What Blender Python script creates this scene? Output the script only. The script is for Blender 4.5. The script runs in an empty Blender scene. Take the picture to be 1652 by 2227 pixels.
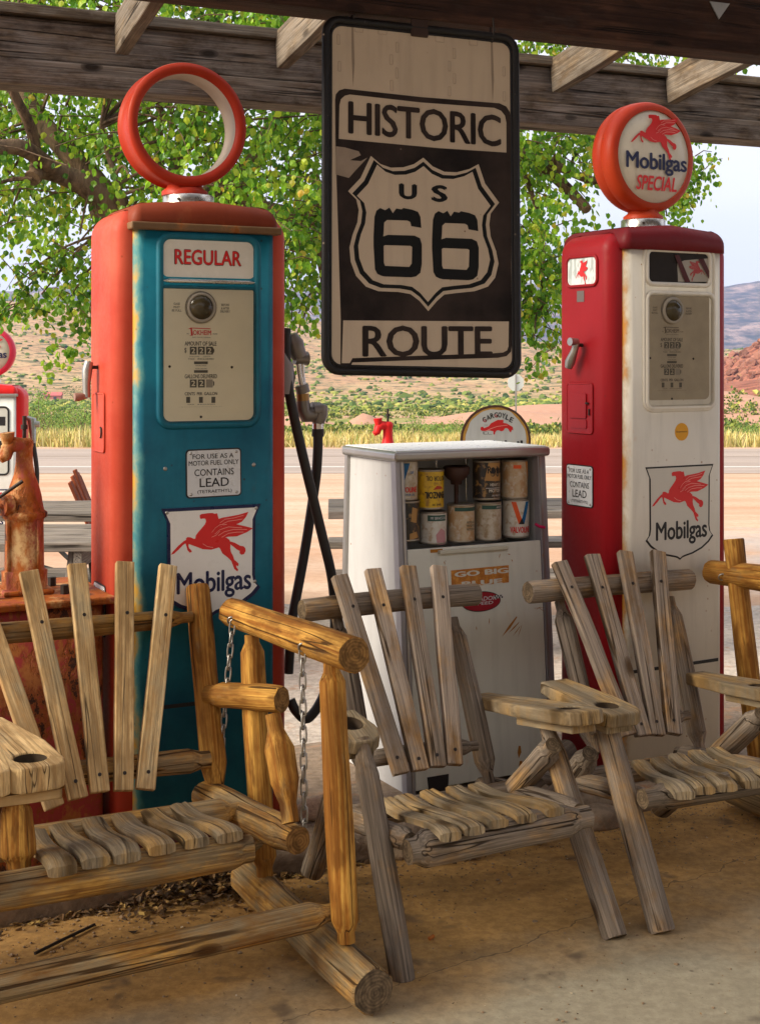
import bpy, bmesh, math, random
from mathutils import Vector as V, Matrix as M, noise as NZ
rnd = random.Random(11)
R = math.radians; pi = math.pi
D = bpy.data; sc = bpy.context.scene; COL = sc.collection

# ------------------------------------------------------------ camera
cam = D.cameras.new('camera'); co = D.objects.new('camera', cam); COL.objects.link(co)
co.location = (0, 0, 1.6); co.rotation_euler = (R(90), 0, 0)
cam.sensor_fit = 'HORIZONTAL'; cam.sensor_width = 36; cam.lens = 65.4
cam.shift_y = -0.2019; cam.clip_end = 9000; cam.clip_start = .05
sc.camera = co
# ------------------------------------------------------------ light
SUN_AZ, SUN_EL = R(-112), R(30)      # azimuth measured from +Y towards +X
wd = D.worlds.new('World'); sc.world = wd; wd.use_nodes = True
wn = wd.node_tree; bg = wn.nodes['Background']
sky = wn.nodes.new('ShaderNodeTexSky'); sky.sky_type = 'NISHITA'; sky.sun_disc = False
sky.sun_elevation = SUN_EL; sky.sun_rotation = SUN_AZ; sky.dust_density = 2.0; sky.air_density = 1.0
wtc = wn.nodes.new('ShaderNodeTexCoord'); wmp = wn.nodes.new('ShaderNodeMapping'); wmp.inputs['Scale'].default_value = (1.5, 1.5, 5)
wno = wn.nodes.new('ShaderNodeTexNoise'); wno.inputs['Scale'].default_value = 1.6; wno.inputs['Detail'].default_value = 5
wrp = wn.nodes.new('ShaderNodeValToRGB'); wrp.color_ramp.elements[0].position = .3; wrp.color_ramp.elements[1].position = .62
wrp.color_ramp.elements[0].color = (.72, .72, .72, 1)
wmx = wn.nodes.new('ShaderNodeMix'); wmx.data_type = 'RGBA'
wmx.inputs[7].default_value = (6.5, 6.5, 6.85, 1)
wn.links.new(wtc.outputs['Generated'], wmp.inputs['Vector']); wn.links.new(wmp.outputs[0], wno.inputs['Vector'])
wn.links.new(wno.outputs['Fac'], wrp.inputs[0]); wn.links.new(wrp.outputs[0], wmx.inputs[0])
wn.links.new(sky.outputs[0], wmx.inputs[6]); wn.links.new(wmx.outputs[2], bg.inputs['Color'])
bg.inputs['Strength'].default_value = 0.058
sl = D.lights.new('sun', 'SUN'); so = D.objects.new('sun', sl); COL.objects.link(so)
sl.energy = 2.7; sl.angle = R(32); sl.color = (1, .89, .72)
sd = V((math.sin(SUN_AZ)*math.cos(SUN_EL), math.cos(SUN_AZ)*math.cos(SUN_EL), math.sin(SUN_EL)))
so.rotation_euler = sd.to_track_quat('Z', 'Y').to_euler(); so.location = (0, 0, 30)
sc.view_settings.view_transform = 'Standard'; sc.view_settings.look = 'None'
sc.view_settings.exposure = 1.66; sc.view_settings.gamma = 1

# ------------------------------------------------------------ picture measurements -> world points
F, CX, HY, H = 3000., 826., 780., 1.6
CAM = V((0, 0, H)); UP = V((0, 0, 1))
def ray(x, y): return V(((x-CX)/F, 1, -(y-HY)/F))
def at(x, y, Z): return CAM + ray(x, y)*Z
PSI = R(26.5)
r_ = V((math.cos(PSI), math.sin(PSI), 0)); d_ = V((-math.sin(PSI), math.cos(PSI), 0)); O = V((-.0235, 3.36, 0))
def W3(u, v, z): return O + r_*u + d_*v + UP*z
def onp(x, y, n, c, o=O):
    d = ray(x, y); return CAM + d*((c - n.dot(CAM-o))/n.dot(d))
def pu(x, y, u): return onp(x, y, r_, u)
def pv(x, y, v): return onp(x, y, d_, v)
def pz(x, y, z): return onp(x, y, UP, z)
def fp(fr, x, y, c=0.0):
    'local point on the plane y=c of a frame'
    n = (fr.to_3x3() @ V((0, 1, 0))); o = fr.translation
    p = onp(x, y, n, c, o); return fr.inverted() @ p
Z3 = lambda x, y: (179.6+.3261*x, 431+.3261*y)
Z4 = lambda x, y: (179.6+.3696*x, 933.7+.3696*y)
Z5 = lambda x, y: (.3224*x, 646.4+.3224*y)
Z6 = lambda x, y: (718.3+.3044*x, 790.1+.3044*y)
Z7 = lambda x, y: (1185.1+.2826*x, 215.5+.2826*y)
Z8 = lambda x, y: (1185.1+.2903*x, 718.3+.2903*y)
ZS = lambda x, y: (682.3+.3871*x, .3871*y)
ZG = lambda x, y: (969.7+.1739*x, 718.3+.1739*y)

# ------------------------------------------------------------ materials
class G:
    def __init__(s, name):
        s.m = D.materials.new(name); s.m.use_nodes = True; s.t = s.m.node_tree; s.b = s.t.nodes['Principled BSDF']
        s._tc = None
    def N(s, t, **k):
        n = s.t.nodes.new('ShaderNode'+t)
        for a, v in k.items(): setattr(n, a, v)
        return n
    def L(s, v, inp):
        if hasattr(v, 'links') or isinstance(v, bpy.types.NodeSocket): s.t.links.new(v, inp)
        else: inp.default_value = v
    def obj(s):
        if not s._tc: s._tc = s.N('TexCoord')
        return s._tc.outputs['Object']
    def pos(s): return s.N('NewGeometry').outputs['Position']
    def rand(s): return s.N('ObjectInfo').outputs['Random']
    def map(s, v, sc_=(1, 1, 1), lo=(0, 0, 0)):
        n = s.N('Mapping'); s.L(v, n.inputs['Vector']); n.inputs['Scale'].default_value = sc_; s.L(lo, n.inputs['Location']); return n.outputs[0]
    def vadd(s, a, b):
        n = s.N('VectorMath', operation='ADD'); s.L(a, n.inputs[0]); s.L(b, n.inputs[1]); return n.outputs[0]
    def rvec(s, k=40.):
        n = s.N('VectorMath', operation='SCALE'); c = s.N('CombineXYZ'); r = s.rand()
        s.L(r, c.inputs[0]); s.L(r, c.inputs[1]); s.L(r, c.inputs[2]); s.L(c.outputs[0], n.inputs[0]); n.inputs['Scale'].default_value = k; return n.outputs[0]
    def noise(s, v, scale=5, detail=4, rough=.55, dist=0):
        n = s.N('TexNoise'); s.L(v, n.inputs['Vector']); n.inputs['Scale'].default_value = scale; n.inputs['Detail'].default_value = detail
        n.inputs['Roughness'].default_value = rough; n.inputs['Distortion'].default_value = dist; return n.outputs['Fac']
    def vor(s, v, scale=5, feat='F1', rnd_=1):
        n = s.N('TexVoronoi', feature=feat); s.L(v, n.inputs['Vector']); n.inputs['Scale'].default_value = scale; n.inputs['Randomness'].default_value = rnd_
        return n.outputs['Distance']
    def ramp(s, f, st, interp='LINEAR'):
        n = s.N('ValToRGB'); cr = n.color_ramp; cr.interpolation = interp
        while len(cr.elements) > len(st): cr.elements.remove(cr.elements[-1])
        while len(cr.elements) < len(st): cr.elements.new(1)
        for e, (p, c) in zip(cr.elements, st):
            e.position = p
            if not isinstance(c, tuple): c = (c, c, c)
            e.color = (*c[:3], 1)
        s.L(f, n.inputs[0]); return n.outputs[0]
    def mix(s, f, a, b, mode='MIX'):
        n = s.N('Mix', data_type='RGBA', blend_type=mode)
        s.L(f, n.inputs[0])
        for v, i in ((a, 6), (b, 7)):
            s.L((*v, 1) if isinstance(v, tuple) and len(v) == 3 else v, n.inputs[i])
        return n.outputs[2]
    def math(s, op, a, b=0., clamp=False):
        n = s.N('Math', operation=op, use_clamp=clamp); s.L(a, n.inputs[0]); s.L(b, n.inputs[1]); return n.outputs[0]
    def xyz(s, v):
        n = s.N('SeparateXYZ'); s.L(v, n.inputs[0]); return n.outputs
    def bump(s, h, st=.3, dist=.01):
        n = s.N('Bump'); n.inputs['Strength'].default_value = st; n.inputs['Distance'].default_value = dist; s.L(h, n.inputs['Height'])
        s.t.links.new(n.outputs[0], s.b.inputs['Normal'])
    def done(s, col=None, rough=.6, metal=0., spec=.5, coat=0.):
        if col is not None: s.L((*col, 1) if isinstance(col, tuple) and len(col) == 3 else col, s.b.inputs['Base Color'])
        s.L(rough, s.b.inputs['Roughness']); s.L(metal, s.b.inputs['Metallic']); s.b.inputs['Specular IOR Level'].default_value = spec
        s.b.inputs['Coat Weight'].default_value = coat; return s.m

def plain(name, col, rough=.5, metal=0., var=.12, spec=.3):
    g = G(name); f = g.noise(g.obj(), 18, 4)
    c = g.mix(f, tuple(x*(1-var) for x in col), tuple(min(1, x*(1+var)) for x in col))
    rr = g.math('MULTIPLY_ADD', g.noise(g.obj(), 40, 3), .25); rr.node.inputs[2].default_value = max(0, rough-.12)
    return g.done(c, rr, metal, spec)

def wood(name, lite, dark, grey, grey_amt=.5, board=False, knots=True, crack=.6, ring=150., flat=False):
    g = G(name); rv = g.rvec(37.); fy = .12 if flat else 1.
    off = (.07, .05, 0) if board else (.006, .004, 0)
    cv = lambda a, b, c: g.vadd(g.map(g.obj(), (a, b*fy, c)), rv)
    nd_ = g.N('TexNoise'); g.L(cv(6, 6, .9), nd_.inputs['Vector']); nd_.inputs['Scale'].default_value = 1; nd_.inputs['Detail'].default_value = 3
    sub = g.N('VectorMath', operation='MULTIPLY_ADD'); g.L(nd_.outputs['Color'], sub.inputs[0]); sub.inputs[1].default_value = (.07, .07, 0); g.L(g.map(g.obj(), (1, fy, 0), off), sub.inputs[2])
    ln = g.N('VectorMath', operation='LENGTH'); g.L(sub.outputs[0], ln.inputs[0])
    cb = g.N('CombineXYZ'); g.L(g.math('MULTIPLY', ln.outputs['Value'], ring), cb.inputs[0]); g.L(g.math('MULTIPLY', g.xyz(g.obj())[2], 1.1), cb.inputs[1]); g.L(g.math('MULTIPLY', g.rand(), 50), cb.inputs[2])
    rings = g.noise(cb.outputs[0], 1, 2, .5)
    fib = g.noise(cv(190, 190, 4.5), 1, 4, .65)
    patch = g.noise(cv(11, 11, 4.6), 1, 6, .7); patch2 = g.noise(g.vadd(cv(14, 14, 5.), (3, 9, 4)), 1, 4, .6)
    c = g.mix(g.ramp(rings, [(.36, 0.), (.60, 1.)]), dark, lite)
    c = g.mix(g.ramp(patch2, [(.40, .75), (.58, 0.)]), c, tuple(x*.55 for x in dark)); c = g.mix(g.ramp(patch2, [(.56, 0.), (.72, .6)]), c, tuple(min(1, x*1.35) for x in lite))
    c = g.mix(g.ramp(fib, [(.32, .6), (.58, 0.)]), c, tuple(x*.45 for x in dark))
    fl = g.ramp(g.noise(cv(48, 48, 11.), 1, 2, .5), [(.58, 0.), (.68, .7)])
    c = g.mix(fl, c, tuple(x*.5 for x in dark))
    gm = g.ramp(patch, [(max(0, .74-grey_amt*.5), 0.), (min(1, .86-grey_amt*.42), 1.)])
    gc = g.mix(g.ramp(fib, [(.28, 0.), (.66, 1.)]), tuple(x*.38 for x in grey), tuple(min(1, x*1.3) for x in grey))
    gc = g.mix(g.ramp(rings, [(.36, .5), (.56, 0.)]), gc, tuple(x*.42 for x in grey))
    c = g.mix(g.math('MULTIPLY', gm, .92), c, gc)
    cn = g.noise(cv(26, 26, .55), 1, 2, .4)
    ck = g.ramp(g.math('ABSOLUTE', g.math('SUBTRACT', cn, .5)), [(.009*crack, 1.), (.022*crack, 0.)])
    cs = g.math('MULTIPLY', ck, g.ramp(g.noise(cv(7, 7, 1.3), 1.3, 2), [(.44, 0.), (.54, 1.)]))
    c = g.mix(g.math('MULTIPLY', cs, .9), c, tuple(x*.15 for x in dark))
    h = g.math('ADD', g.math('MULTIPLY', fib, .7), g.math('MULTIPLY', rings, .4))
    if knots:
        kd = g.vor(g.vadd(cv(7.5, 7.5, 3.4), g.map(nd_.outputs['Color'], (.25, .25, .25))), 1)
        kf = g.ramp(kd, [(.07, 1.), (.13, .55), (.14, .2), (.26, 0.)])
        c = g.mix(kf, c, tuple(x*.25 for x in dark))
        h = g.math('SUBTRACT', h, g.math('MULTIPLY', kf, .4))
    h = g.math('SUBTRACT', h, g.math('MULTIPLY', cs, 1.5))
    tone = g.math('MULTIPLY_ADD', g.rand(), .32); tone.node.inputs[2].default_value = .84
    c = g.mixmul(c, tone)
    g.bump(h, .8, .005)
    return g.done(c, .78, 0, .2)
def mixmul(s, c, f):
    n = s.N('VectorMath', operation='SCALE'); s.L(c, n.inputs[0]); s.L(f, n.inputs['Scale']); return n.outputs[0]
G.mixmul = mixmul

def endgrain(name, a, b):
    g = G(name); rv = g.rvec(9)
    w = g.N('TexWave', wave_type='RINGS', rings_direction='Z'); w.inputs['Scale'].default_value = 38; w.inputs['Distortion'].default_value = 3; w.inputs['Detail Scale'].default_value = 1.5
    g.L(g.map(g.obj(), (1, 1, .0), (.004, -.005, 0)), w.inputs['Vector'])
    f = g.noise(g.vadd(g.obj(), rv), 55, 4)
    c = g.mix(g.math('MULTIPLY', w.outputs['Fac'], .6), a, b)
    c = g.mix(g.ramp(f, [(.4, .6), (.6, 0.)]), c, tuple(x*.35 for x in b))
    g.bump(f, .4, .004); return g.done(c, .85, 0, .2)

def paint(name, col, rust=.3, fade=None, rough=.42, rustc=(.26, .085, .018), scale=1., spec=.22, edge=None, coat=0.):
    g = G(name); p = g.obj()
    fade = fade or tuple(min(1, x*1.25+.01) for x in col)
    big = g.noise(p, 3.2*scale, 5, .6); fine = g.noise(p, 60*scale, 5, .7)
    c = g.mix(g.ramp(big, [(.35, 0.), (.7, 1.)]), col, fade)
    c = g.mix(g.ramp(g.noise(g.map(p, (22, 22, 2.2)), scale, 4, .6), [(.5, 0.), (.8, .3)]), c, tuple(x*.5 for x in col))
    h = fine
    rr = g.ramp(fine, [(.3, rough+.02), (.7, rough+.20)])
    if edge:                       # worn bands along x = edge value, flaking to undercoats
        ex, ew, ec1, ec2 = edge
        x = g.xyz(p)[0]
        dd = g.math('ABSOLUTE', g.math('SUBTRACT', x, ex))
        wv = g.noise(g.map(p, (9, 9, 5)), 1, 5, .65)
        wv2 = g.noise(g.map(p, (3, 3, 2.2), (4, 1, 7)), 1, 3, .6)
        dd = g.math('ADD', dd, g.math('MULTIPLY', g.math('SUBTRACT', .62, wv), ew*2.6))
        dd = g.math('ADD', dd, g.math('MULTIPLY', g.math('SUBTRACT', .5, wv2), ew*1.6))
        c = g.mix(g.ramp(dd, [(ew*.55, 1.), (ew*1.15, 0.)]), c, ec1)
        c = g.mix(g.ramp(dd, [(ew*.35, 1.), (ew*.72, 0.)]), c, ec2)
    if rust > 0:
        rn = g.noise(g.map(p, (13, 13, 6)), scale, 6, .68)
        m1 = g.ramp(rn, [(.80-rust*.33, 0.), (.83-rust*.33, 1.)])
        halo = g.ramp(rn, [(.72-rust*.33, 0.), (.82-rust*.33, .55)])
        sp = g.ramp(g.vor(p, 20*scale), [(.045+.06*rust, 1.), (.065+.09*rust, 0.)])
        sp = g.math('MULTIPLY', sp, g.ramp(big, [(.47, 0.), (.60, .85)]))
        rc = g.mix(fine, tuple(x*.35 for x in rustc), tuple(min(1, x*1.7) for x in rustc))
        c = g.mix(halo, c, g.mix(.5, c, tuple(min(1, x*2.1) for x in rustc)))
        mm = g.math('MAXIMUM', m1, sp)
        c = g.mix(mm, c, rc)
        rr = g.mix(mm, rr, (.85, .85, .85))
        h = g.math('SUBTRACT', g.math('MULTIPLY', fine, .3), mm)
    g.bump(h, .12, .003); return g.done(c, rr, 0, spec, coat)

# ------------------------------------------------------------ mesh collecting
class MB:
    def __init__(s): s.v = []; s.f = []; s.mats = []
    def mi(s, m):
        if m not in s.mats: s.mats.append(m)
        return s.mats.index(m)
    def add(s, vs, fs, m, smooth=False, X=None):
        b = len(s.v); k = s.mi(m)
        s.v += [tuple(X @ V(v)) if X is not None else tuple(v) for v in vs]
        s.f += [(tuple(i+b for i in f), k, smooth) for f in fs]
    def bm(s, b, m, smooth=False, X=None):
        b.verts.index_update()
        s.add([v.co.copy() for v in b.verts], [[v.index for v in f.verts] for f in b.faces], m, smooth, X); b.free()
    def box(s, size, m, X=None, bev=.003, seg=2, smooth=False):
        b = bmesh.new(); bmesh.ops.create_cube(b, size=1)
        for v in b.verts: v.co = V((v.co.x*size[0], v.co.y*size[1], v.co.z*size[2]))
        if bev > 0: bmesh.ops.bevel(b, geom=list(b.edges), offset=min(bev, min(size)*.45), segments=seg, affect='EDGES', profile=.5)
        s.bm(b, m, smooth, X)
    def bx(s, x0, x1, y0, y1, z0, z1, m, bev=.003, seg=2, X=None, smooth=False):
        T = M.Translation(((x0+x1)/2, (y0+y1)/2, (z0+z1)/2))
        s.box((x1-x0, y1-y0, z1-z0), m, X @ T if X is not None else T, bev, seg, smooth)
    def lathe(s, prof, n, m, X=None, smooth=True, cap=True):
        vs = []; fs = []
        for (r, z) in prof:
            for k in range(n):
                a = 2*pi*k/n; vs.append((r*math.cos(a), r*math.sin(a), z))
        for i in range(len(prof)-1):
            for k in range(n):
                k2 = (k+1) % n; fs.append((i*n+k, i*n+k2, (i+1)*n+k2, (i+1)*n+k))
        s.add(vs, fs, m, smooth, X)
        if cap:
            for i, rev in ((0, True), (len(prof)-1, False)):
                if prof[i][0] > 1e-5:
                    vs = [(prof[i][0]*math.cos(2*pi*k/n), prof[i][0]*math.sin(2*pi*k/n), prof[i][1]) for k in range(n)]
                    s.add(vs, [tuple(range(n))[::-1] if rev else tuple(range(n))], m, False, X)
    def tube(s, pts, rad, m, n=8, closed=False, X=None, smooth=True, cap=True):
        pts = [V(p) for p in pts]; N_ = len(pts)
        rad = rad if isinstance(rad, (list, tuple)) else [rad]*N_
        vs = []; fs = []; up = None
        for i, p in enumerate(pts):
            a = pts[(i-1) % N_] if (closed or i > 0) else p; b = pts[(i+1) % N_] if (closed or i < N_-1) else p
            t = (b-a).normalized()
            if up is None:
                up = V((0, 0, 1)) if abs(t.z) < .9 else V((0, 1, 0))
            x = up.cross(t)
            if x.length < 1e-6: x = t.orthogonal()
            x.normalize(); y = t.cross(x); up = y
            for k in range(n):
                q = 2*pi*k/n; vs.append(p + (x*math.cos(q)+y*math.sin(q))*rad[i])
        e = N_ if closed else N_-1
        for i in range(e):
            j = (i+1) % N_
            for k in range(n):
                k2 = (k+1) % n; fs.append((i*n+k, i*n+k2, j*n+k2, j*n+k))
        s.add(vs, fs, m, smooth, X)
        if cap and not closed:
            s.add(vs[:n], [tuple(range(n))[::-1]], m, False, X); s.add(vs[-n:], [tuple(range(n))], m, False, X)
    def prism(s, pts, y0, y1, m, X=None, side=None, smooth=False):
        'outline in x,z extruded from y0 (front) to y1; outline any winding'
        A = sum(pts[i][0]*pts[(i+1) % len(pts)][1]-pts[(i+1) % len(pts)][0]*pts[i][1] for i in range(len(pts)))
        if A < 0: pts = pts[::-1]
        n = len(pts)
        s.add([(p[0], y0, p[1]) for p in pts], [tuple(range(n))], m, False, X)
        if y1 is not None and y1 != y0:
            s.add([(p[0], y1, p[1]) for p in pts], [tuple(range(n))[::-1]], m, False, X)
            vs = [(p[0], y0, p[1]) for p in pts]+[(p[0], y1, p[1]) for p in pts]
            s.add(vs, [(i, i+n, (i+1) % n+n, (i+1) % n) for i in range(n)], side or m, smooth, X)
    def build(s, name, parent=None, mw=None, kind=None):
        me = D.meshes.new(name); me.from_pydata(s.v, [], [f[0] for f in s.f])
        for m in s.mats: me.materials.append(m)
        for p, f in zip(me.polygons, s.f): p.material_index = f[1]; p.use_smooth = f[2]
        me.update(); o = D.objects.new(name, me); COL.objects.link(o)
        mw = mw if mw is not None else M.Identity(4)
        WM[o.name] = mw
        if parent is not None:
            o.parent = parent; o.matrix_basis = WM[parent.name].inverted() @ mw
        else: o.matrix_basis = mw
        if kind: o['kind'] = kind
        return o
WM = {}
def thing(name, label, cat, mw=None, group=None):
    o = D.objects.new(name, None); COL.objects.link(o); o.empty_display_size = .1
    mw = mw if mw is not None else M.Identity(4); o.matrix_basis = mw; WM[o.name] = mw
    o['label'] = label; o['category'] = cat
    if group: o['group'] = group
    return o
def tag(o, label, cat, group=None):
    o['label'] = label; o['category'] = cat
    if group: o['group'] = group
    return o
def frame(p, z=None, rz=0): return M.Translation(p) @ M.Rotation(rz, 4, 'Z')
def axis(p0, p1, side=None):
    'matrix with origin p0 and local z along p1-p0; side = wanted local -y (facing)'
    z = (p1-p0).normalized(); s = side if side is not None else (V((0, -1, 0)) if abs(z.y) < .9 else V((0, 0, 1)))
    y = -(s - z*s.dot(z)).normalized(); x = y.cross(z)
    m = M((x, y, z)).transposed().to_4x4(); m.translation = p0; return m

def log(name, p0, p1, r0, r1, m, em, parent, t0=0, t1=0, tr=.6, n=16, bow=.004, seed=None, label=None):
    'peeled log: local z runs from p0 to p1; t0/t1 = length of whittled tenon at each end'
    L_ = (p1-p0).length; X = axis(p0, p1); q = random.Random(seed if seed is not None else rnd.random())
    zs = sorted(set([0., L_] + [L_*i/9 for i in range(1, 9)] + ([t0, t0*.45] if t0 else [.006]) + ([L_-t1, L_-t1*.45] if t1 else [L_-.006])))
    fac = [1+q.uniform(-.055, .055) for _ in range(n)]; b1, b2 = q.uniform(-bow, bow), q.uniform(-bow, bow); ph = q.uniform(0, 6)
    b = MB(); vs = []; fs = []
    for z in zs:
        t = z/L_; r = r0+(r1-r0)*t; r *= 1+.03*math.sin(t*9+ph)
        sm = 1.
        if t0 and z < t0: sm = tr+(1-tr)*max(0, (z-t0*.45)/(t0*.55))
        if t1 and z > L_-t1: sm = tr+(1-tr)*max(0, (L_-z-t1*.45)/(t1*.55))
        if not t0 and z == 0: sm = .93
        if not t1 and z == L_: sm = .93
        ox, oy = b1*math.sin(pi*t), b2*math.sin(pi*t)
        for k in range(n):
            a = 2*pi*k/n; rr = r*sm*(fac[k]+.02*NZ.noise(V((k*1.7, z*6, ph)))); vs.append((ox+rr*math.cos(a), oy+rr*math.sin(a), z))
    for i in range(len(zs)-1):
        for k in range(n):
            k2 = (k+1) % n; fs.append((i*n+k, i*n+k2, (i+1)*n+k2, (i+1)*n+k))
    b.add(vs, fs, m, True)
    b.add(vs[:n], [tuple(range(n))[::-1]], em); b.add(vs[-n:], [tuple(range(n))], em)
    o = b.build(name, parent, X)
    if label: o['label'] = label
    return o
def board(name, p0, p1, w, t, face, m, parent, w1=None, bev=.005, screws=None, sm=None, nz=.0015):
    'plank: local z from p0 to p1, width along x, thickness along y, -y faces `face`'
    L_ = (p1-p0).length; X = axis(p0, p1, face); b = bmesh.new(); bmesh.ops.create_cube(b, size=1)
    w1 = w1 or w
    for v in b.verts:
        ww = w if v.co.z < 0 else w1; v.co = V((v.co.x*ww, v.co.y*t, (v.co.z+.5)*L_))
    bmesh.ops.bevel(b, geom=list(b.edges), offset=bev, segments=2, affect='EDGES', profile=.6)
    es = [e for e in b.edges if abs(e.verts[0].co.z-e.verts[1].co.z) > L_*.5]
    bmesh.ops.subdivide_edges(b, edges=es, cuts=8, use_grid_fill=True)
    sd_ = rnd.random()*50
    for v in b.verts:
        v.co += V((NZ.noise(V((sd_, v.co.z*4, 1))), NZ.noise(V((sd_, v.co.z*3, 5))), 0))*nz*2 + V(NZ.noise_vector(v.co*25+V((sd_, 0, 0))))*nz*.5
    q = MB(); q.bm(b, m, False)
    for (sx, sz) in (screws or []):
        q.lathe([(.0055, 0), (.0055, .0016), (0.003, .0017), (.003, .0004)], 8, sm, M.Translation((sx, -t/2-nz*1.5-.0002, sz*L_)) @ M.Rotation(R(90), 4, 'X'), False)
    return q.build(name, parent, X)

# ------------------------------------------------------------ lettering
_tc = {}
def glyphs(s, bold=0., space=1.):
    k = (s, bold, space)
    if k not in _tc:
        c = D.curves.new('lettering', 'FONT'); c.body = s; c.size = 1; c.offset = bold; c.resolution_u = 3; c.space_character = space; c.align_x = 'LEFT'
        o = D.objects.new('lettering', c); COL.objects.link(o); bpy.context.view_layer.update()
        me = D.meshes.new_from_object(o)
        _tc[k] = ([v.co.copy() for v in me.vertices], [tuple(p.vertices) for p in me.polygons])
        D.objects.remove(o); D.curves.remove(c); D.meshes.remove(me)
    return _tc[k]
def text(b, s, x0, z0, x1, z1, y, m, bold=0., shear=0., space=1., X=None, fn=None, rot=0, thick=0):
    'fit lettering into the rectangle x0..x1, z0..z1 on the plane y (facing -y); bold = stroke growth in letter heights'
    vs, fs = glyphs(s, 0., space)
    ax = min(v.x for v in vs); bx_ = max(v.x for v in vs); az = min(v.y for v in vs); bz = max(v.y for v in vs)
    hh = (bz-az)
    cps = [(0, 0)] if bold <= 0 else [(-bold, 0), (bold, 0), (0, bold*.7), (0, -bold*.7)]
    sg_ = 1 if (fn and y > 0) else -1
    for n_, (ox, oz) in enumerate(cps):
        out = []
        for v in vs:
            a = (v.x+ox-ax+bold)/(bx_-ax+2*bold); c = (v.y+oz-az+bold*.7)/(bz-az+1.4*bold)
            if rot: a, c = 1-a, 1-c
            px = x0+(x1-x0)*a + shear*(c-.5)*(z1-z0); pz_ = z0+(z1-z0)*c; yy = y+sg_*n_*.00006
            out.append(fn(px, pz_, yy) if fn else (px, yy, pz_))
        b.add(out, fs, m, False, X)
def rrect(x0, z0, x1, z1, r, n=5):
    pts = []
    for cx, cz, a0 in ((x1-r, z1-r, 0), (x0+r, z1-r, 90), (x0+r, z0+r, 180), (x1-r, z0+r, 270)):
        for k in range(n+1):
            a = R(a0+90*k/n); pts.append((cx+r*math.cos(a), cz+r*math.sin(a)))
    return pts
def circ(cx, cz, r, n=32, rz=None): return [(cx+r*math.cos(2*pi*k/n), cz+(rz or r)*math.sin(2*pi*k/n)) for k in range(n)]
def rod(b, p0, p1, r, m, n=8): b.tube([p0, p1], r, m, n)

# ------------------------------------------------------------ terrain, road, floor
def sst(a, b, x):
    t = max(0., min(1., (x-a)/(b-a))); return t*t*(3-2*t)
def terr(x, y):
    z = 0. if y < 8 else (-(y-8)/23.5 if y < 31.5 else (-1. if y < 41 else (-1.-(y-41)/22. if y < 63 else -2.-.0245*(min(y, 300)-63))))
    n = NZ.noise(V((x*.05, y*.05, 0)))
    if y > 46: z += n*.35*sst(46, 80, y) + NZ.noise(V((x*.3, y*.3, 3)))*.08
    for cx, cy, sx, sy, h in ((7.5, 88, 6, 4, 1.0), (-5, 84, 2.4, 2.5, .7), (-1., 86, .9, 1.5, 1.05), (12, 96, 7, 4, 1.15), (26, 110, 7, 20, 2.2)):
        z += h*math.exp(-((x-cx)/sx)**2-((y-cy)/sy)**2)
    cr = max(7., 22-.085*(x+40)) + 7
    rid = NZ.fractal(V((x*.012, y*.012, 1.3)), .9, 2.1, 5)
    if y > 260:
        t = sst(260, 760, y); z += cr*t*(.94+.10*rid*t) + 1.2*rid*t + 1.6*abs(NZ.noise(V((x*.045, y*.02, 9))))*t
        z -= cr*1.2*sst(800, 1100, y)
    # red rocky knoll and its sandy foot on the right
    rk = NZ.fractal(V((x*.14, y*.14, 4.)), .8, 2.2, 5)
    z += 16*math.exp(-(abs(x-92)/25)**2.4-((y-275)/40)**2)*(1+.22*rk) + 4.2*math.exp(-((x-58)/24)**2-((y-180)/38)**2)
    return z
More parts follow.
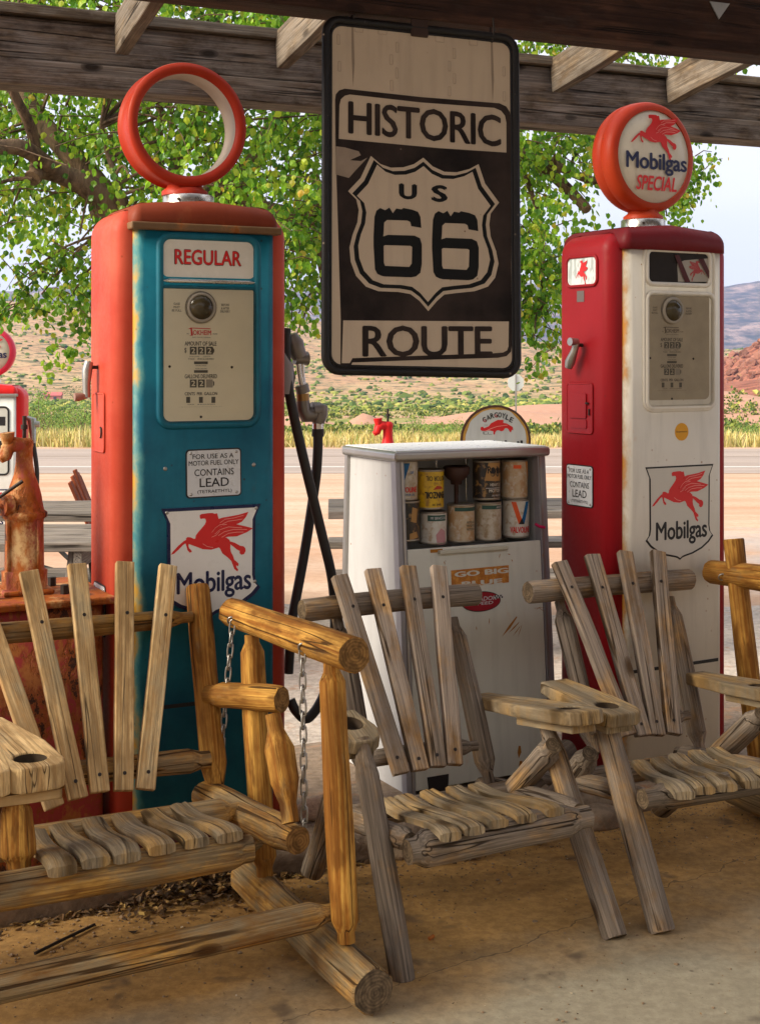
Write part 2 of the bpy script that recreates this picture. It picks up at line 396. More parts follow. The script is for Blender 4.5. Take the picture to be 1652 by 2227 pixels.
def ground_mat():
    g = G('dry_ground'); P = g.pos(); x, y, z = g.xyz(P)
    n1 = g.noise(P, .9, 5, .6); n2 = g.noise(P, 14, 5, .65); n3 = g.noise(g.map(P, (.05, .16, .2)), 1, 5, .6)
    band = g.noise(g.map(P, (.12, .9, 1)), 1, 4, .6)
    sand = g.mix(g.ramp(band, [(.35, 0.), (.66, 1.)]), (.44, .265, .165), (.56, .41, .30))
    sand = g.mix(g.ramp(n2, [(.35, .35), (.6, 0.)]), sand, (.29, .16, .095))
    sand = g.mix(g.ramp(n1, [(.55, 0.), (.8, .4)]), sand, (.62, .45, .32))
    gravel = g.mix(n2, (.26, .22, .2), (.5, .44, .40))
    gm = g.math('MULTIPLY', g.ramp(g.math('ADD', g.math('MULTIPLY', x, .12), g.math('MULTIPLY', n1, .9)), [(.78, 0.), (1.1, .9)]), g.ramp(y, [(0., 1.), (.99, 1.)]))
    gm = g.math('MULTIPLY', gm, g.math('LESS_THAN', g.math('ADD', y, g.math('MULTIPLY', n1, 3)), 17.5))
    c = g.mix(gm, sand, gravel)
    # valley: pale soil with grass and green scrub
    scrub = g.mix(g.ramp(g.noise(P, .22, 6, .7), [(.42, 0.), (.58, 1.)]), (.42, .30, .13), (.17, .20, .045))
    scrub = g.mix(g.ramp(g.noise(P, .6, 5, .7), [(.52, 0.), (.62, .8)]), scrub, (.09, .13, .04))
    vm = g.math('MULTIPLY', g.math('GREATER_THAN', g.math('ADD', y, g.math('MULTIPLY', n3, 10)), 56), g.ramp(g.noise(P, .09, 3), [(.4, .75), (.5, 1.)]))
    berm = g.math('GREATER_THAN', g.math('ADD', z, g.math('ADD', g.math('MULTIPLY', y, .0245), g.math('MULTIPLY', n2, .3))), -.18)
    berm = g.math('MULTIPLY', berm, g.math('LESS_THAN', y, 125)); 
    pink = g.mix(g.noise(P, 2.2, 5, .7), (.33, .17, .11), (.52, .31, .215))
    c2 = g.mix(berm, scrub, pink)
    c = g.mix(vm, c, c2)
    # hillside
    hs = g.noise(P, .03, 6, .65); hf = g.noise(P, .35, 6, .72)
    hill = g.mix(g.ramp(hs, [(.38, 0.), (.62, 1.)]), (.42, .245, .13), (.47, .33, .17))
    hill = g.mix(g.ramp(hf, [(.36, .8), (.50, 0.)]), hill, (.13, .075, .05))
    hill = g.mix(g.ramp(g.noise(P, .16, 6, .75), [(.52, 0.), (.58, .9)]), hill, (.09, .10, .04))
    c = g.mix(g.ramp(g.math('ADD', g.math('DIVIDE', y, 1000), g.math('MULTIPLY', hs, .1)), [(.28, 0.), (.40, 1.)]), c, hill)
    # red rock
    kx = g.math('ADD', x, g.math('MULTIPLY', y, -.162)); rm = g.math('MULTIPLY', g.math('GREATER_THAN', g.math('ADD', kx, g.math('MULTIPLY', hf, 4)), 12.5), g.math('LESS_THAN', y, 345))
    rm = g.math('MULTIPLY', rm, g.math('GREATER_THAN', y, 120))
    rc = g.mix(g.ramp(g.noise(P, .5, 6, .8), [(.35, 0.), (.62, 1.)]), (.10, .03, .02), (.36, .14, .085))
    rc = g.mix(g.ramp(hf, [(.56, 0.), (.64, .6)]), rc, (.2, .17, .06))
    lo = g.mix(g.ramp(hf, [(.35, 0.), (.6, 1.)]), (.40, .19, .085), (.58, .33, .17))
    zz = g.math('MULTIPLY_ADD', z, .05); zz.node.inputs[2].default_value = .40
    rc = g.mix(g.ramp(g.math('ADD', zz, g.math('MULTIPLY', hs, .10)), [(.20, 1.), (.27, 0.)]), rc, lo)
    c = g.mix(rm, c, rc)
    g.bump(g.math('ADD', g.math('MULTIPLY', n2, .5), n1), .5, .02); return g.done(c, .95, 0, .15)
GM = ground_mat()
def fan(name, ys, half, cols, zf, m, kind):
    vs = []; fs = []
    for y in ys:
        hw = half(y)
        for i in range(cols+1):
            x = -hw+2*hw*i/cols; vs.append((x, y, zf(x, y)))
    n = cols+1
    for j in range(len(ys)-1):
        for i in range(cols): fs.append((j*n+i, j*n+i+1, (j+1)*n+i+1, (j+1)*n+i))
    b = MB(); b.add(vs, fs, m, True); return b.build(name, None, None, kind)
ys = [-9, -5, 0, 4, 8]; y = 8.
while y < 1150: y *= 1.0185 if y < 700 else 1.03; ys.append(y)
fan('ground', ys, lambda y: 16+max(y, 0)*.5, 220, lambda x, y: terr(x, y)-.03, GM, 'structure')
def red_rocks():
    g = G('red_rock'); P = g.pos(); ri = g.N('NewGeometry').outputs['Random Per Island']; f = g.noise(P, .9, 5, .7)
    c = g.mixmul(g.mix(f, (.12, .048, .034), (.34, .16, .108)), g.ramp(ri, [(0., .55), (1., 1.25)])); m = g.done(c, .95, 0, .1)
    q = random.Random(4); b = MB(); k = b.mi(m); ico = bmesh.new(); bmesh.ops.create_icosphere(ico, subdivisions=1, radius=1); iv = [v.co.copy() for v in ico.verts]; fi = [[v.index for v in f.verts] for f in ico.faces]; ico.free()
    for i in range(2600):
        x, y = 86+q.gauss(0, 12), 262+q.gauss(0, 18); z = terr(x, y)
        if z < -3.5+q.uniform(-1, 1.5): continue
        s_ = q.uniform(.25, .8)*(1.6 if q.random() < .12 else 1.); o = len(b.v); e = V((q.uniform(.7, 1.5), q.uniform(.7, 1.3), q.uniform(.6, 1.2)))*s_
        for v in iv:
            r = 1+q.uniform(-.35, .35); b.v.append((x+v.x*e.x*r, y+v.y*e.y*r, z+v.z*e.z*r))
        b.f += [(tuple(a+o for a in f), k, False) for f in fi]
    b.build('red_rocks', None, None, 'stuff')
red_rocks()

def mountain():
    g = G('mountain_rock'); P = g.pos(); f = g.noise(g.map(P, (1, 1, 2.2)), .016, 7, .68); f2 = g.noise(g.map(P, (1, .6, 1.5)), .06, 6, .75)
    c = g.mix(g.ramp(f, [(.38, 0.), (.6, 1.)]), (.045, .04, .042), (.36, .25, .20))
    c = g.mix(g.ramp(f2, [(.40, .9), (.56, 0.)]), c, (.03, .04, .035)); m = g.done(c, .95, 0, .1)
    ys = [1500+i*22 for i in range(58)]
    def zf(x, y):
        rid = NZ.fractal(V((x*.0028, y*.0028, 2.2)), .85, 2.1, 6)
        crest = 128 + 20*NZ.noise(V((x*.0035, 3, 0))) + .028*(x-600) * (1 if x > 300 else .2)
        t = sst(1500, 2450, y); return -25+(crest+25)*t*(1+.10*rid) + 12*rid*t*(1-t)*3 - 60*sst(2500, 2750, y)
    fan('mountain', ys, lambda y: 1500, 230, zf, m, 'structure')
mountain()

def road():
    g = G('road_asphalt'); P = g.pos(); n = g.noise(P, 9, 6, .7); n2 = g.noise(g.map(P, (.08, 1.3, 1)), 1, 4)
    c = g.mix(n, (.28, .225, .19), (.42, .345, .295)); c = g.mix(g.ramp(n2, [(.4, .5), (.6, 0.)]), c, (.24, .195, .165))
    m = g.done(c, .9, 0, .25)
    def strip(name, y0, y1, dz, m, k=60):
        yy = [y0, (y0+y1)/2, y1]
        return fan(name, yy, lambda y: 70, k, lambda x, y: -1.+dz, m, 'structure')
    strip('road', 31.6, 40.2, -.022, m)
    strip('road_edge_line', 33.3, 33.5, -.017, plain('road_paint_white', (.62, .60, .56), .8, 0, .25))
    strip('road_centre_line', 37.0, 37.1, -.017, plain('road_paint_faded', (.36, .27, .2), .8, 0, .2))
road()

def floor_mat():
    g = G('porch_concrete'); P = g.pos(); x, y, z = g.xyz(P)
    n = g.noise(P, 2.2, 5, .6); n2 = g.noise(P, 30, 5, .7); n3 = g.noise(P, 7, 4, .6); sp = g.noise(P, 160, 2, .6)
    conc = g.mix(n3, (.31, .27, .185), (.45, .395, .28)); conc = g.mix(g.ramp(n2, [(.4, .4), (.62, 0.)]), conc, (.19, .155, .105))
    dirt = g.mix(n3, (.35, .19, .055), (.52, .31, .11)); dirt = g.mix(g.ramp(n2, [(.42, .5), (.6, 0.)]), dirt, (.20, .11, .04))
    # windblown dirt lies deepest along the kerb and under the swing
    k = g.math('ADD', g.math('MULTIPLY', x, -.45), g.math('MULTIPLY', g.math('SUBTRACT', y, 3.55), .95))
    k = g.math('ADD', k, g.math('MULTIPLY', n, .9))
    c = g.mix(g.ramp(k, [(.12, 0.), (.62, 1.)]), conc, dirt)
    c = g.mix(g.ramp(g.vor(P, 9), [(.035, .5), (.07, 0.)]), c, (.07, .045, .03))
    st = g.ramp(g.noise(P, 5.5, 3, .5), [(.62, 0.), (.70, .65)]); c = g.mix(st, c, (.085, .06, .045))
    c = g.mix(g.ramp(sp, [(.70, 0.), (.74, .7)]), c, (.07, .05, .03))
    # a hairline crack
    cr = g.math('LESS_THAN', g.math('ABSOLUTE', g.math('SUBTRACT', g.math('ADD', g.math('MULTIPLY', x, .8), g.math('MULTIPLY', g.noise(P, 4, 4), .25)), g.math('ADD', y, -3.35))), .0025)
    c = g.mix(g.math('MULTIPLY', cr, .6), c, (.07, .05, .035))
    g.bump(g.math('ADD', n2, g.math('MULTIPLY', n3, .5)), .35, .006); return g.done(c, .88, 0, .2)
b = MB(); vs = []; nx, ny = 60, 50
for j in range(ny+1):
    for i in range(nx+1):
        u = -4+9*i/nx; v = -5+5.935*j/ny; p = W3(u, v, 0); vs.append((p.x, p.y, .0035*NZ.noise(V((p.x*2, p.y*2, 0)))))
b.add(vs, [(j*(nx+1)+i, j*(nx+1)+i+1, (j+1)*(nx+1)+i+1, (j+1)*(nx+1)+i) for j in range(ny) for i in range(nx)], floor_mat(), True)
b.build('porch_floor', None, None, 'structure')

def conc(name, a, c_, sc_=1.):
    g = G(name); P = g.pos(); n = g.noise(P, 3*sc_, 5, .6); n2 = g.noise(P, 26*sc_, 5, .7)
    c = g.mix(n, a, c_); c = g.mix(g.ramp(n2, [(.38, .5), (.6, 0.)]), c, tuple(x*.45 for x in a))
    c = g.mix(g.ramp(g.noise(P, 6, 5, .7), [(.55, 0.), (.66, .6)]), c, (.34, .17, .085))
    g.bump(g.math('ADD', n2, n), .6, .015); return g.done(c, .92, 0, .2)
APR = conc('apron_concrete', (.42, .35, .29), (.60, .52, .45))
KRB = conc('kerb_concrete', (.20, .14, .095), (.34, .26, .19))
b = MB(); vs = []
for u, v in ((-6, 1.6), (8, 1.6), (8, 3.2), (3.2, 4.3), (1.2, 6.1), (-1.5, 7.2), (-6, 8.5)):
    vs.append(W3(u, v, -.012))
b.add(vs, [tuple(range(len(vs)))], APR); b.build('concrete_apron', None, None, 'structure')
# raised island with a broken front edge
b = MB(); vs = []; fs = []; n = 90
for i in range(n+1):
    u = -4+9*i/n
    j = .018*NZ.noise(V((u*3, 0, 2)))+.02*NZ.noise(V((u*11, 4, 2))); k = .012*NZ.noise(V((u*8, 9, 2)))
    for v, z in ((.925, -.02), (.93+j, .035), (.935+j*1.3, .07+k), (.965+j, .083+k*.5), (1.2, .083), (1.9, .08), (2.05, .06), (2.1, -.03)):
        vs.append(W3(u, v, z))
q = 8
for i in range(n):
    for k in range(q-1): fs.append((i*q+k, (i+1)*q+k, (i+1)*q+k+1, i*q+k+1))
b.add(vs, fs, KRB, True); b.build('kerb_island', None, None, 'structure')

# ------------------------------------------------------------ wood palette
EG_H = endgrain('honey_end_grain', (.30, .16, .05), (.12, .055, .016)); EG_G = endgrain('grey_end_grain', (.19, .135, .08), (.08, .055, .035))
WH = wood('honey_log', (.66, .36, .075), (.35, .13, .018), (.28, .18, .08), .28, crack=.8)
WHB = wood('honey_board', (.74, .52, .255), (.56, .34, .14), (.46, .36, .21), .45, board=True, crack=.3, ring=130, flat=True)
WHG = wood('weathered_honey_log', (.64, .36, .085), (.30, .13, .03), (.27, .20, .11), .66, crack=.8)
WG = wood('grey_log', (.48, .29, .12), (.20, .115, .055), (.245, .20, .158), .82, crack=.6)
WGB = wood('grey_board', (.52, .32, .145), (.29, .16, .066), (.31, .25, .20), .80, board=True, crack=.45, ring=140, flat=True)
WSL = wood('seat_slat_wood', (.52, .33, .125), (.33, .195, .07), (.27, .215, .14), .72, board=True, crack=.6, ring=55, flat=True)
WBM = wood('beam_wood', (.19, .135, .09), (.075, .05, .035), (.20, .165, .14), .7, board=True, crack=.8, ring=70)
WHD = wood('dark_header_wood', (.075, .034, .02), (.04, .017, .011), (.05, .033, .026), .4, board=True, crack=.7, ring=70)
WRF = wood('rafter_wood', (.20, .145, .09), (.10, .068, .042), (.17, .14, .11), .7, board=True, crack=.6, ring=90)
WPT = wood('picnic_wood', (.28, .215, .16), (.13, .095, .07), (.24, .205, .175), .95, board=True, crack=.9, ring=80)
SCREW = plain('dark_screw', (.045, .035, .03), .5, .6)
STEEL = plain('dull_steel', (.35, .34, .32), .38, .85, .2)
CHROME = plain('worn_chrome', (.62, .60, .56), .25, .95, .15)
RUBBER = plain('black_rubber', (.028, .026, .024), .55)
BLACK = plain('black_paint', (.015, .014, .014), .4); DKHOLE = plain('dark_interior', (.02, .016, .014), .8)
WHITE = plain('white_enamel', (.74, .73, .70), .3, 0, .05); NAVY = plain('navy_enamel', (.008, .012, .06), .3)
INK = plain('black_ink', (.018, .017, .018), .5); REDINK = plain('red_enamel', (.62, .02, .02), .32, 0, .08); REDLINE = plain('red_line_pink', (.78, .30, .26), .35)
PLATE = plain('white_plate', (.60, .62, .65), .3, .15, .08)

# ------------------------------------------------------------ emblem outlines (traced in one drawing, mapped where needed)
HORSE = [(683,497),(692,491),(730,488),(757,488),(770,493),(785,491),(788,503),(793,520),(797,560),(812,600),(812,625),(840,630),(857,643),(864,660),(862,690),(866,712),(879,735),(886,757),(900,768),(912,780),(909,795),(897,788),(899,800),(910,814),(905,823),(886,808),(879,790),(868,762),(848,742),(815,716),(803,690),(795,682),(750,692),(700,686),(668,672),(640,661),(620,652),(618,664),(623,677),(634,687),(638,698),(625,700),(612,686),(607,666),(601,648),(588,655),(562,680),(546,692),(536,701),(517,705),(530,688),(560,658),(592,634),(606,628),(603,622),(612,614),(630,616),(650,626),(658,624),(660,608),(676,588),(692,572),(714,548),(720,532),(716,518),(700,516),(690,519),(684,511)]
WING_A = [(786,525),(815,517),(860,512),(910,506),(970,492),(955,520),(930,546),(895,560),(840,556),(795,570)]
WING_B = [(790,572),(840,556),(895,558),(950,572),(997,586),(960,606),(900,626),(850,625),(812,632),(792,610)]
TAIL = [(862,652),(890,662),(920,680),(940,684),(951,695),(953,712),(944,728),(928,731),(917,722),(918,709),(900,699),(880,682),(864,670)]
WLN = [[(800,545),(830,526),(880,522),(940,510)], [(815,552),(850,538),(900,534),(935,530)], [(752,596),(775,570),(800,555),(840,556)], [(770,606),(800,583),(850,570),(930,580)], [(790,616),(825,596),(880,586),(960,590)], [(810,626),(850,606),(900,602),(940,604)], [(752,622),(778,612),(800,590)], [(700,655),(725,672),(760,680)]]
SHIELD = [(0,0),(580,0),(548,70),(545,400),(552,440),(578,470),(540,510),(480,548),(400,577),(340,589),(313,596),(290,610),(267,596),(240,589),(180,577),(100,548),(40,510),(2,470),(28,440),(35,400),(32,70)]
def emblem(b, fn, y, red=None, lines=None, thick=.0004):
    'winged horse; fn maps drawing (x,y) to local (x,z)'
    red = red or REDINK; lines = lines or REDLINE
    for k, pts in enumerate((HORSE, TAIL, WING_A, WING_B)):
        b.prism([fn(*p) for p in pts], y-thick*(k+1), None, red)
    for ln in WLN:
        ps = [fn(*p) for p in ln]; w = abs(fn(4, 0)[0]-fn(0, 0)[0])*.42
        out = [(p[0], p[1]+w) for p in ps]+[(p[0], p[1]-w) for p in ps[::-1]]
        b.prism(out, y-thick*6, None, lines)
def inset(pts, k, cx, cz, kz=None): return [(cx+(p[0]-cx)*k, cz+(p[1]-cz)*(kz or k)) for p in pts]
def shield_sign(b, x0, x1, ztop, y, th, bodym, border, word, border_w=.93):
    s_ = (x1-x0)/580.; f = lambda p: (x0+p[0]*s_, ztop-p[1]*s_)
    out = [f(p) for p in SHIELD]; cx, cz = (x0+x1)/2, ztop-288*s_
    b.prism(out, y-th, y, border); b.prism(inset(out, border_w, cx, cz, border_w+.008), y-th-.0005, None, bodym)
    fn = lambda X, Y: (x0+(X-465)*s_, ztop-(Y-452)*s_)
    emblem(b, fn, y-th-.0007)
    text(b, word, x0+85*s_, ztop-512*s_, x1-58*s_, ztop-356*s_, y-th-.0012, NAVY if bodym is WHITE else INK, .024, 0, .97)
def screwhead(b, x, y, z, m, r=.005): b.lathe([(r, 0), (r*.9, .002), (r*.4, .003)], 8, m, M.Translation((x, y, z)) @ M.Rotation(R(90), 4, 'X'), True)
LEADTXT = [('FOR USE AS A', .12, .80, .86, .90), ('MOTOR FUEL ONLY', .05, .665, .95, .765), ('CONTAINS', .15, .45, .86, .59), ('LEAD', .24, .22, .77, .40), ('(TETRAETHYL)', .20, .075, .82, .16)]
def lead_plate(parent, fr, X, w, h, name='warning_plate'):
    'plate in its own plane: X maps plate coords (x right, z up, -y out)'
    b = MB(); b.prism(rrect(0, 0, w, h, .012), -.002, 0, INK, X); b.prism(rrect(.004, .004, w-.004, h-.004, .010), -.0025, None, PLATE, X)
    for t, ax, az, cx, cz in LEADTXT: text(b, t, ax*w, az*h, cx*w, cz*h, -.0031, INK, .010, X=X)
    for px, pz_ in ((.09, .08), (.91, .08), (.09, .92), (.91, .92)):
        b.lathe([(.005, 0), (.004, .002), (.002, .003)], 8, STEEL, X @ M.Translation((px*w, -.0026, pz_*h)) @ M.Rotation(R(90), 4, 'X'), True)
    return b.build(name, parent, fr)

# ------------------------------------------------------------ gas pumps
def rbox(b, x0, x1, y0, y1, z0, z1, m, rv, rt, segs=5, arch=0.):
    q = bmesh.new(); bmesh.ops.create_cube(q, size=1)
    for v in q.verts: v.co = V(((x0+x1)/2+v.co.x*(x1-x0), (y0+y1)/2+v.co.y*(y1-y0), (z0+z1)/2+v.co.z*(z1-z0)))
    ve = [e for e in q.edges if abs(e.verts[0].co.z-e.verts[1].co.z) > .5*(z1-z0)]
    if rv: bmesh.ops.bevel(q, geom=ve, offset=rv, segments=segs, affect='EDGES', profile=.5)
    if rt:
        te = [e for e in q.edges if all(abs(v.co.z-z1) < 1e-5 for v in e.verts)]
        bmesh.ops.bevel(q, geom=te, offset=rt, segments=segs+1, affect='EDGES', profile=.5)
    b.bm(q, m, True)
def glass_mat():
    g = G('window_glass'); t = g.t
    tr = t.nodes.new('ShaderNodeBsdfTransparent'); gl = t.nodes.new('ShaderNodeBsdfGlossy'); gl.inputs['Roughness'].default_value = .06
    mx = t.nodes.new('ShaderNodeMixShader'); fr = t.nodes.new('ShaderNodeFresnel'); fr.inputs['IOR'].default_value = 1.35
    tr.inputs[0].default_value = (.99, .98, .96, 1)
    t.links.new(fr.outputs[0], mx.inputs[0]); t.links.new(tr.outputs[0], mx.inputs[1]); t.links.new(gl.outputs[0], mx.inputs[2])
    t.links.new(mx.outputs[0], t.nodes['Material Output'].inputs['Surface']); return g.m
GLASS = glass_mat()
CREAM = plain('dial_face_cream', (.80, .74, .58), .5, 0, .07); CREAMD = plain('dial_face_dusty', (.42, .36, .27), .6, 0, .2); MILK = plain('milk_glass', (.74, .71, .63), .25, 0, .05)
DIALINK = plain('faded_dial_ink', (.10, .09, .07), .6); LENS = plain('amber_lens', (.045, .035, .018), .15); LENSR = plain('lens_ring', (.30, .265, .215), .5)
BLUE = paint('teal_blue_paint', (.001, .080, .14), .26, (.008, .165, .235), .45, (.03, .022, .015), spec=.3, edge=(-.234, .034, (.10, .28, .26), (.50, .27, .03)))
ORANGE = paint('faded_orange_red_paint', (.42, .038, .018), .16, (.54, .085, .045), .45, (.3, .05, .02))
CAPRED = paint('rusty_cap_paint', (.17, .027, .009), .4, (.22, .036, .011), .5, (.16, .05, .02)); RINGRED = paint('globe_ring_paint', (.34, .022, .006), .14, (.38, .034, .008), .38, (.2, .05, .02))
CRIM = paint('crimson_paint', (.27, .006, .011), .14, (.31, .009, .014), .35, (.2, .03, .02)); MAROON = paint('dark_crimson_cap_paint', (.13, .006, .010), .05, (.16, .008, .012), .4)
OLDWHITE = paint('aged_white_paint', (.68, .64, .56), .30, (.74, .70, .62), .38, (.30, .12, .02), edge=(-.233, .024, (.42, .34, .24), (.48, .20, .03)))
BRIGHTRED = paint('bright_red_paint', (.62, .014, .014), .05, (.66, .02, .02), .35); CLEANW = paint('clean_white_paint', (.68, .68, .66), .06, None, .35)
LIP = paint('rusty_chrome_lip', (.12, .06, .025), .5, (.20, .12, .06), .35)

def housing(t, fr, side, panel, cap, hz=1.93, lip=None, line=.43, base=None):
    b = MB(); rbox(b, -.288, .288, -.155, .155, .02, hz+.055, side, .05, .075); b.build('side_housing', t, fr)
    b = MB(); b.bx(-.27, .27, -.17, .17, 0, .055, base or side, .006); b.build('base_plinth', t, fr)
    for s_, nm in ((-1, 'front_panel'), (1, 'rear_panel')):
        b = MB(); y0, y1 = (-.18, -.06) if s_ < 0 else (.06, .18)
        rbox(b, -.231, .231, y0, y1, .058, hz, panel, .03, 0)
        if line:
            b.bx(-.205, .205, (-.1812 if s_ < 0 else .1798), (-.1798 if s_ < 0 else .1812), line, line+.012, BLACK, 0)
        b.build(nm, t, fr)
    # domed top: box with generous rolled edges and a slight arch
    b = MB(); h = .10; q = bmesh.new(); bmesh.ops.create_cube(q, size=1)
    for v in q.verts: v.co = V((v.co.x*.484, v.co.y*.384, hz-.01+(v.co.z+.5)*.098))
    ve = [e for e in q.edges if abs(e.verts[0].co.z-e.verts[1].co.z) > .05]; bmesh.ops.bevel(q, geom=ve, offset=.032, segments=4, affect='EDGES', profile=.5)
    te = [e for e in q.edges if all(v.co.z > hz+.05 for v in e.verts)]; bmesh.ops.bevel(q, geom=te, offset=.05, segments=7, affect='EDGES', profile=.5)
    bmesh.ops.bisect_plane(q, geom=list(q.verts)+list(q.edges)+list(q.faces), plane_co=(0, 0, 0), plane_no=(1, 0, 0))
    for v in q.verts:
        if v.co.z > hz+.03: v.co.z -= .022*(v.co.x/.24)**2
    b.bm(q, cap, True)
    if lip: b.bx(-.246, .246, -.199, .199, hz-.014, hz+.010, lip, .006, 3)
    b.build('domed_top', t, fr)
    b = MB(); top = hz+.084
    b.lathe([(.083, top-.01), (.083, top+.032), (.079, top+.035), (.06, top+.035)], 32, CHROME); 
    for a in (-.7, 2.4): b.lathe([(.005, 0), (.005, .006)], 8, SCREW, M.Translation((.083*math.sin(a), -.083*math.cos(a), top+.016)) @ M.Rotation(a, 4, 'Z') @ M.Rotation(R(90), 4, 'X'))
    b.build('globe_collar', t, fr)
    return top+.035
def bezel(b, x0, z0, x1, z1, r, y, m, rad=.011):
    pts = rrect(x0, z0, x1, z1, r, 6); b.tube([(p[0], y, p[1]) for p in pts], rad, m, 10, True)

# ---- the blue-fronted pump
PL = frame(V((-.539, 4.3, .083)) + d_*.18, None, PSI)
gp = thing('gas_pump', 'tall gas pump with teal blue front, orange-red sides and an empty orange ring on top', 'gas pump', PL)
zt = housing(gp, PL, ORANGE, BLUE, CAPRED, 1.925, LIP, .44, plain('dark_base', (.10, .02, .02), .6))
L3 = lambda x, y, c=-.18: fp(PL, *Z3(x, y), c)
L4 = lambda x, y, c=-.18: fp(PL, *Z4(x, y), c)
# empty globe ring
b = MB(); cz = zt+.028+.192
prof = [(.196, -.062), (.199, -.05), (.192, -.045), (.192, .045), (.199, .05), (.196, .062), (.178, .066), (.166, .058), (.163, .05), (.172, .04), (.172, -.04), (.163, -.05), (.166, -.058), (.178, -.066), (.196, -.062)]
X = M.Translation((-.02, 0, cz)) @ M.Rotation(R(90), 4, 'X')
b.lathe(prof[:9], 64, RINGRED, X, True, False); b.lathe(prof[8:12], 64, plain('ring_inner_lining', (.40, .33, .27), .5), X, True, False); b.lathe(prof[11:], 64, RINGRED, X, True, False)
b.build('globe_ring', gp, PL)
b = MB(); b.lathe([(.074, zt-.002), (.074, zt+.012), (.058, zt+.024), (.05, zt+.05)], 28, RINGRED, M.Translation((-.012, 0, 0))); b.build('ring_foot', gp, PL)
# REGULAR window
p0, p1 = L3(530, 522), L3(1147, 278)
b = MB(); b.prism(rrect(p0.x, p0.z, p1.x, p1.z, .02), -.1815, -.178, MILK); a0, a1 = L3(610, 442), L3(1058, 352)
text(b, 'REGULAR', a0.x, a0.z, a1.x, a1.z, -.1822, INK, .034, 0, 1.); text(b, 'REGULAR', a0.x+.002, a0.z+.002, a1.x-.002, a1.z-.0015, -.1828, REDINK, .020, 0, 1.)
b.build('grade_window', gp, PL)
b = MB(); q0, q1 = L3(505, 1530), L3(1170, 262)
bezel(b, q0.x+.004, q0.z+.006, q1.x-.004, q1.z-.004, .035, -.181, BLUE, .0125)
b.bx(p0.x-.006, p1.x+.006, -.187, -.18, L3(530, 540).z-.001, p0.z-.006, BLUE, .003); 
b.bx(p0.x-.006, p1.x+.006, -.187, -.18, L3(530, 602).z+.001, L3(530, 575).z-.0005, BLUE, .003)
b.build('window_bezel', gp, PL)
b = MB(); c0, c1 = L3(535, 566), L3(1145, 548); zc = (c0.z+c1.z)/2
b.tube([(c0.x, -.186, zc), (c0.x+.02, -.188, zc), (c1.x-.02, -.188, zc), (c1.x, -.186, zc)], [.002, .0065, .0065, .002], CHROME, 10); b.build('chrome_bar', gp, PL)
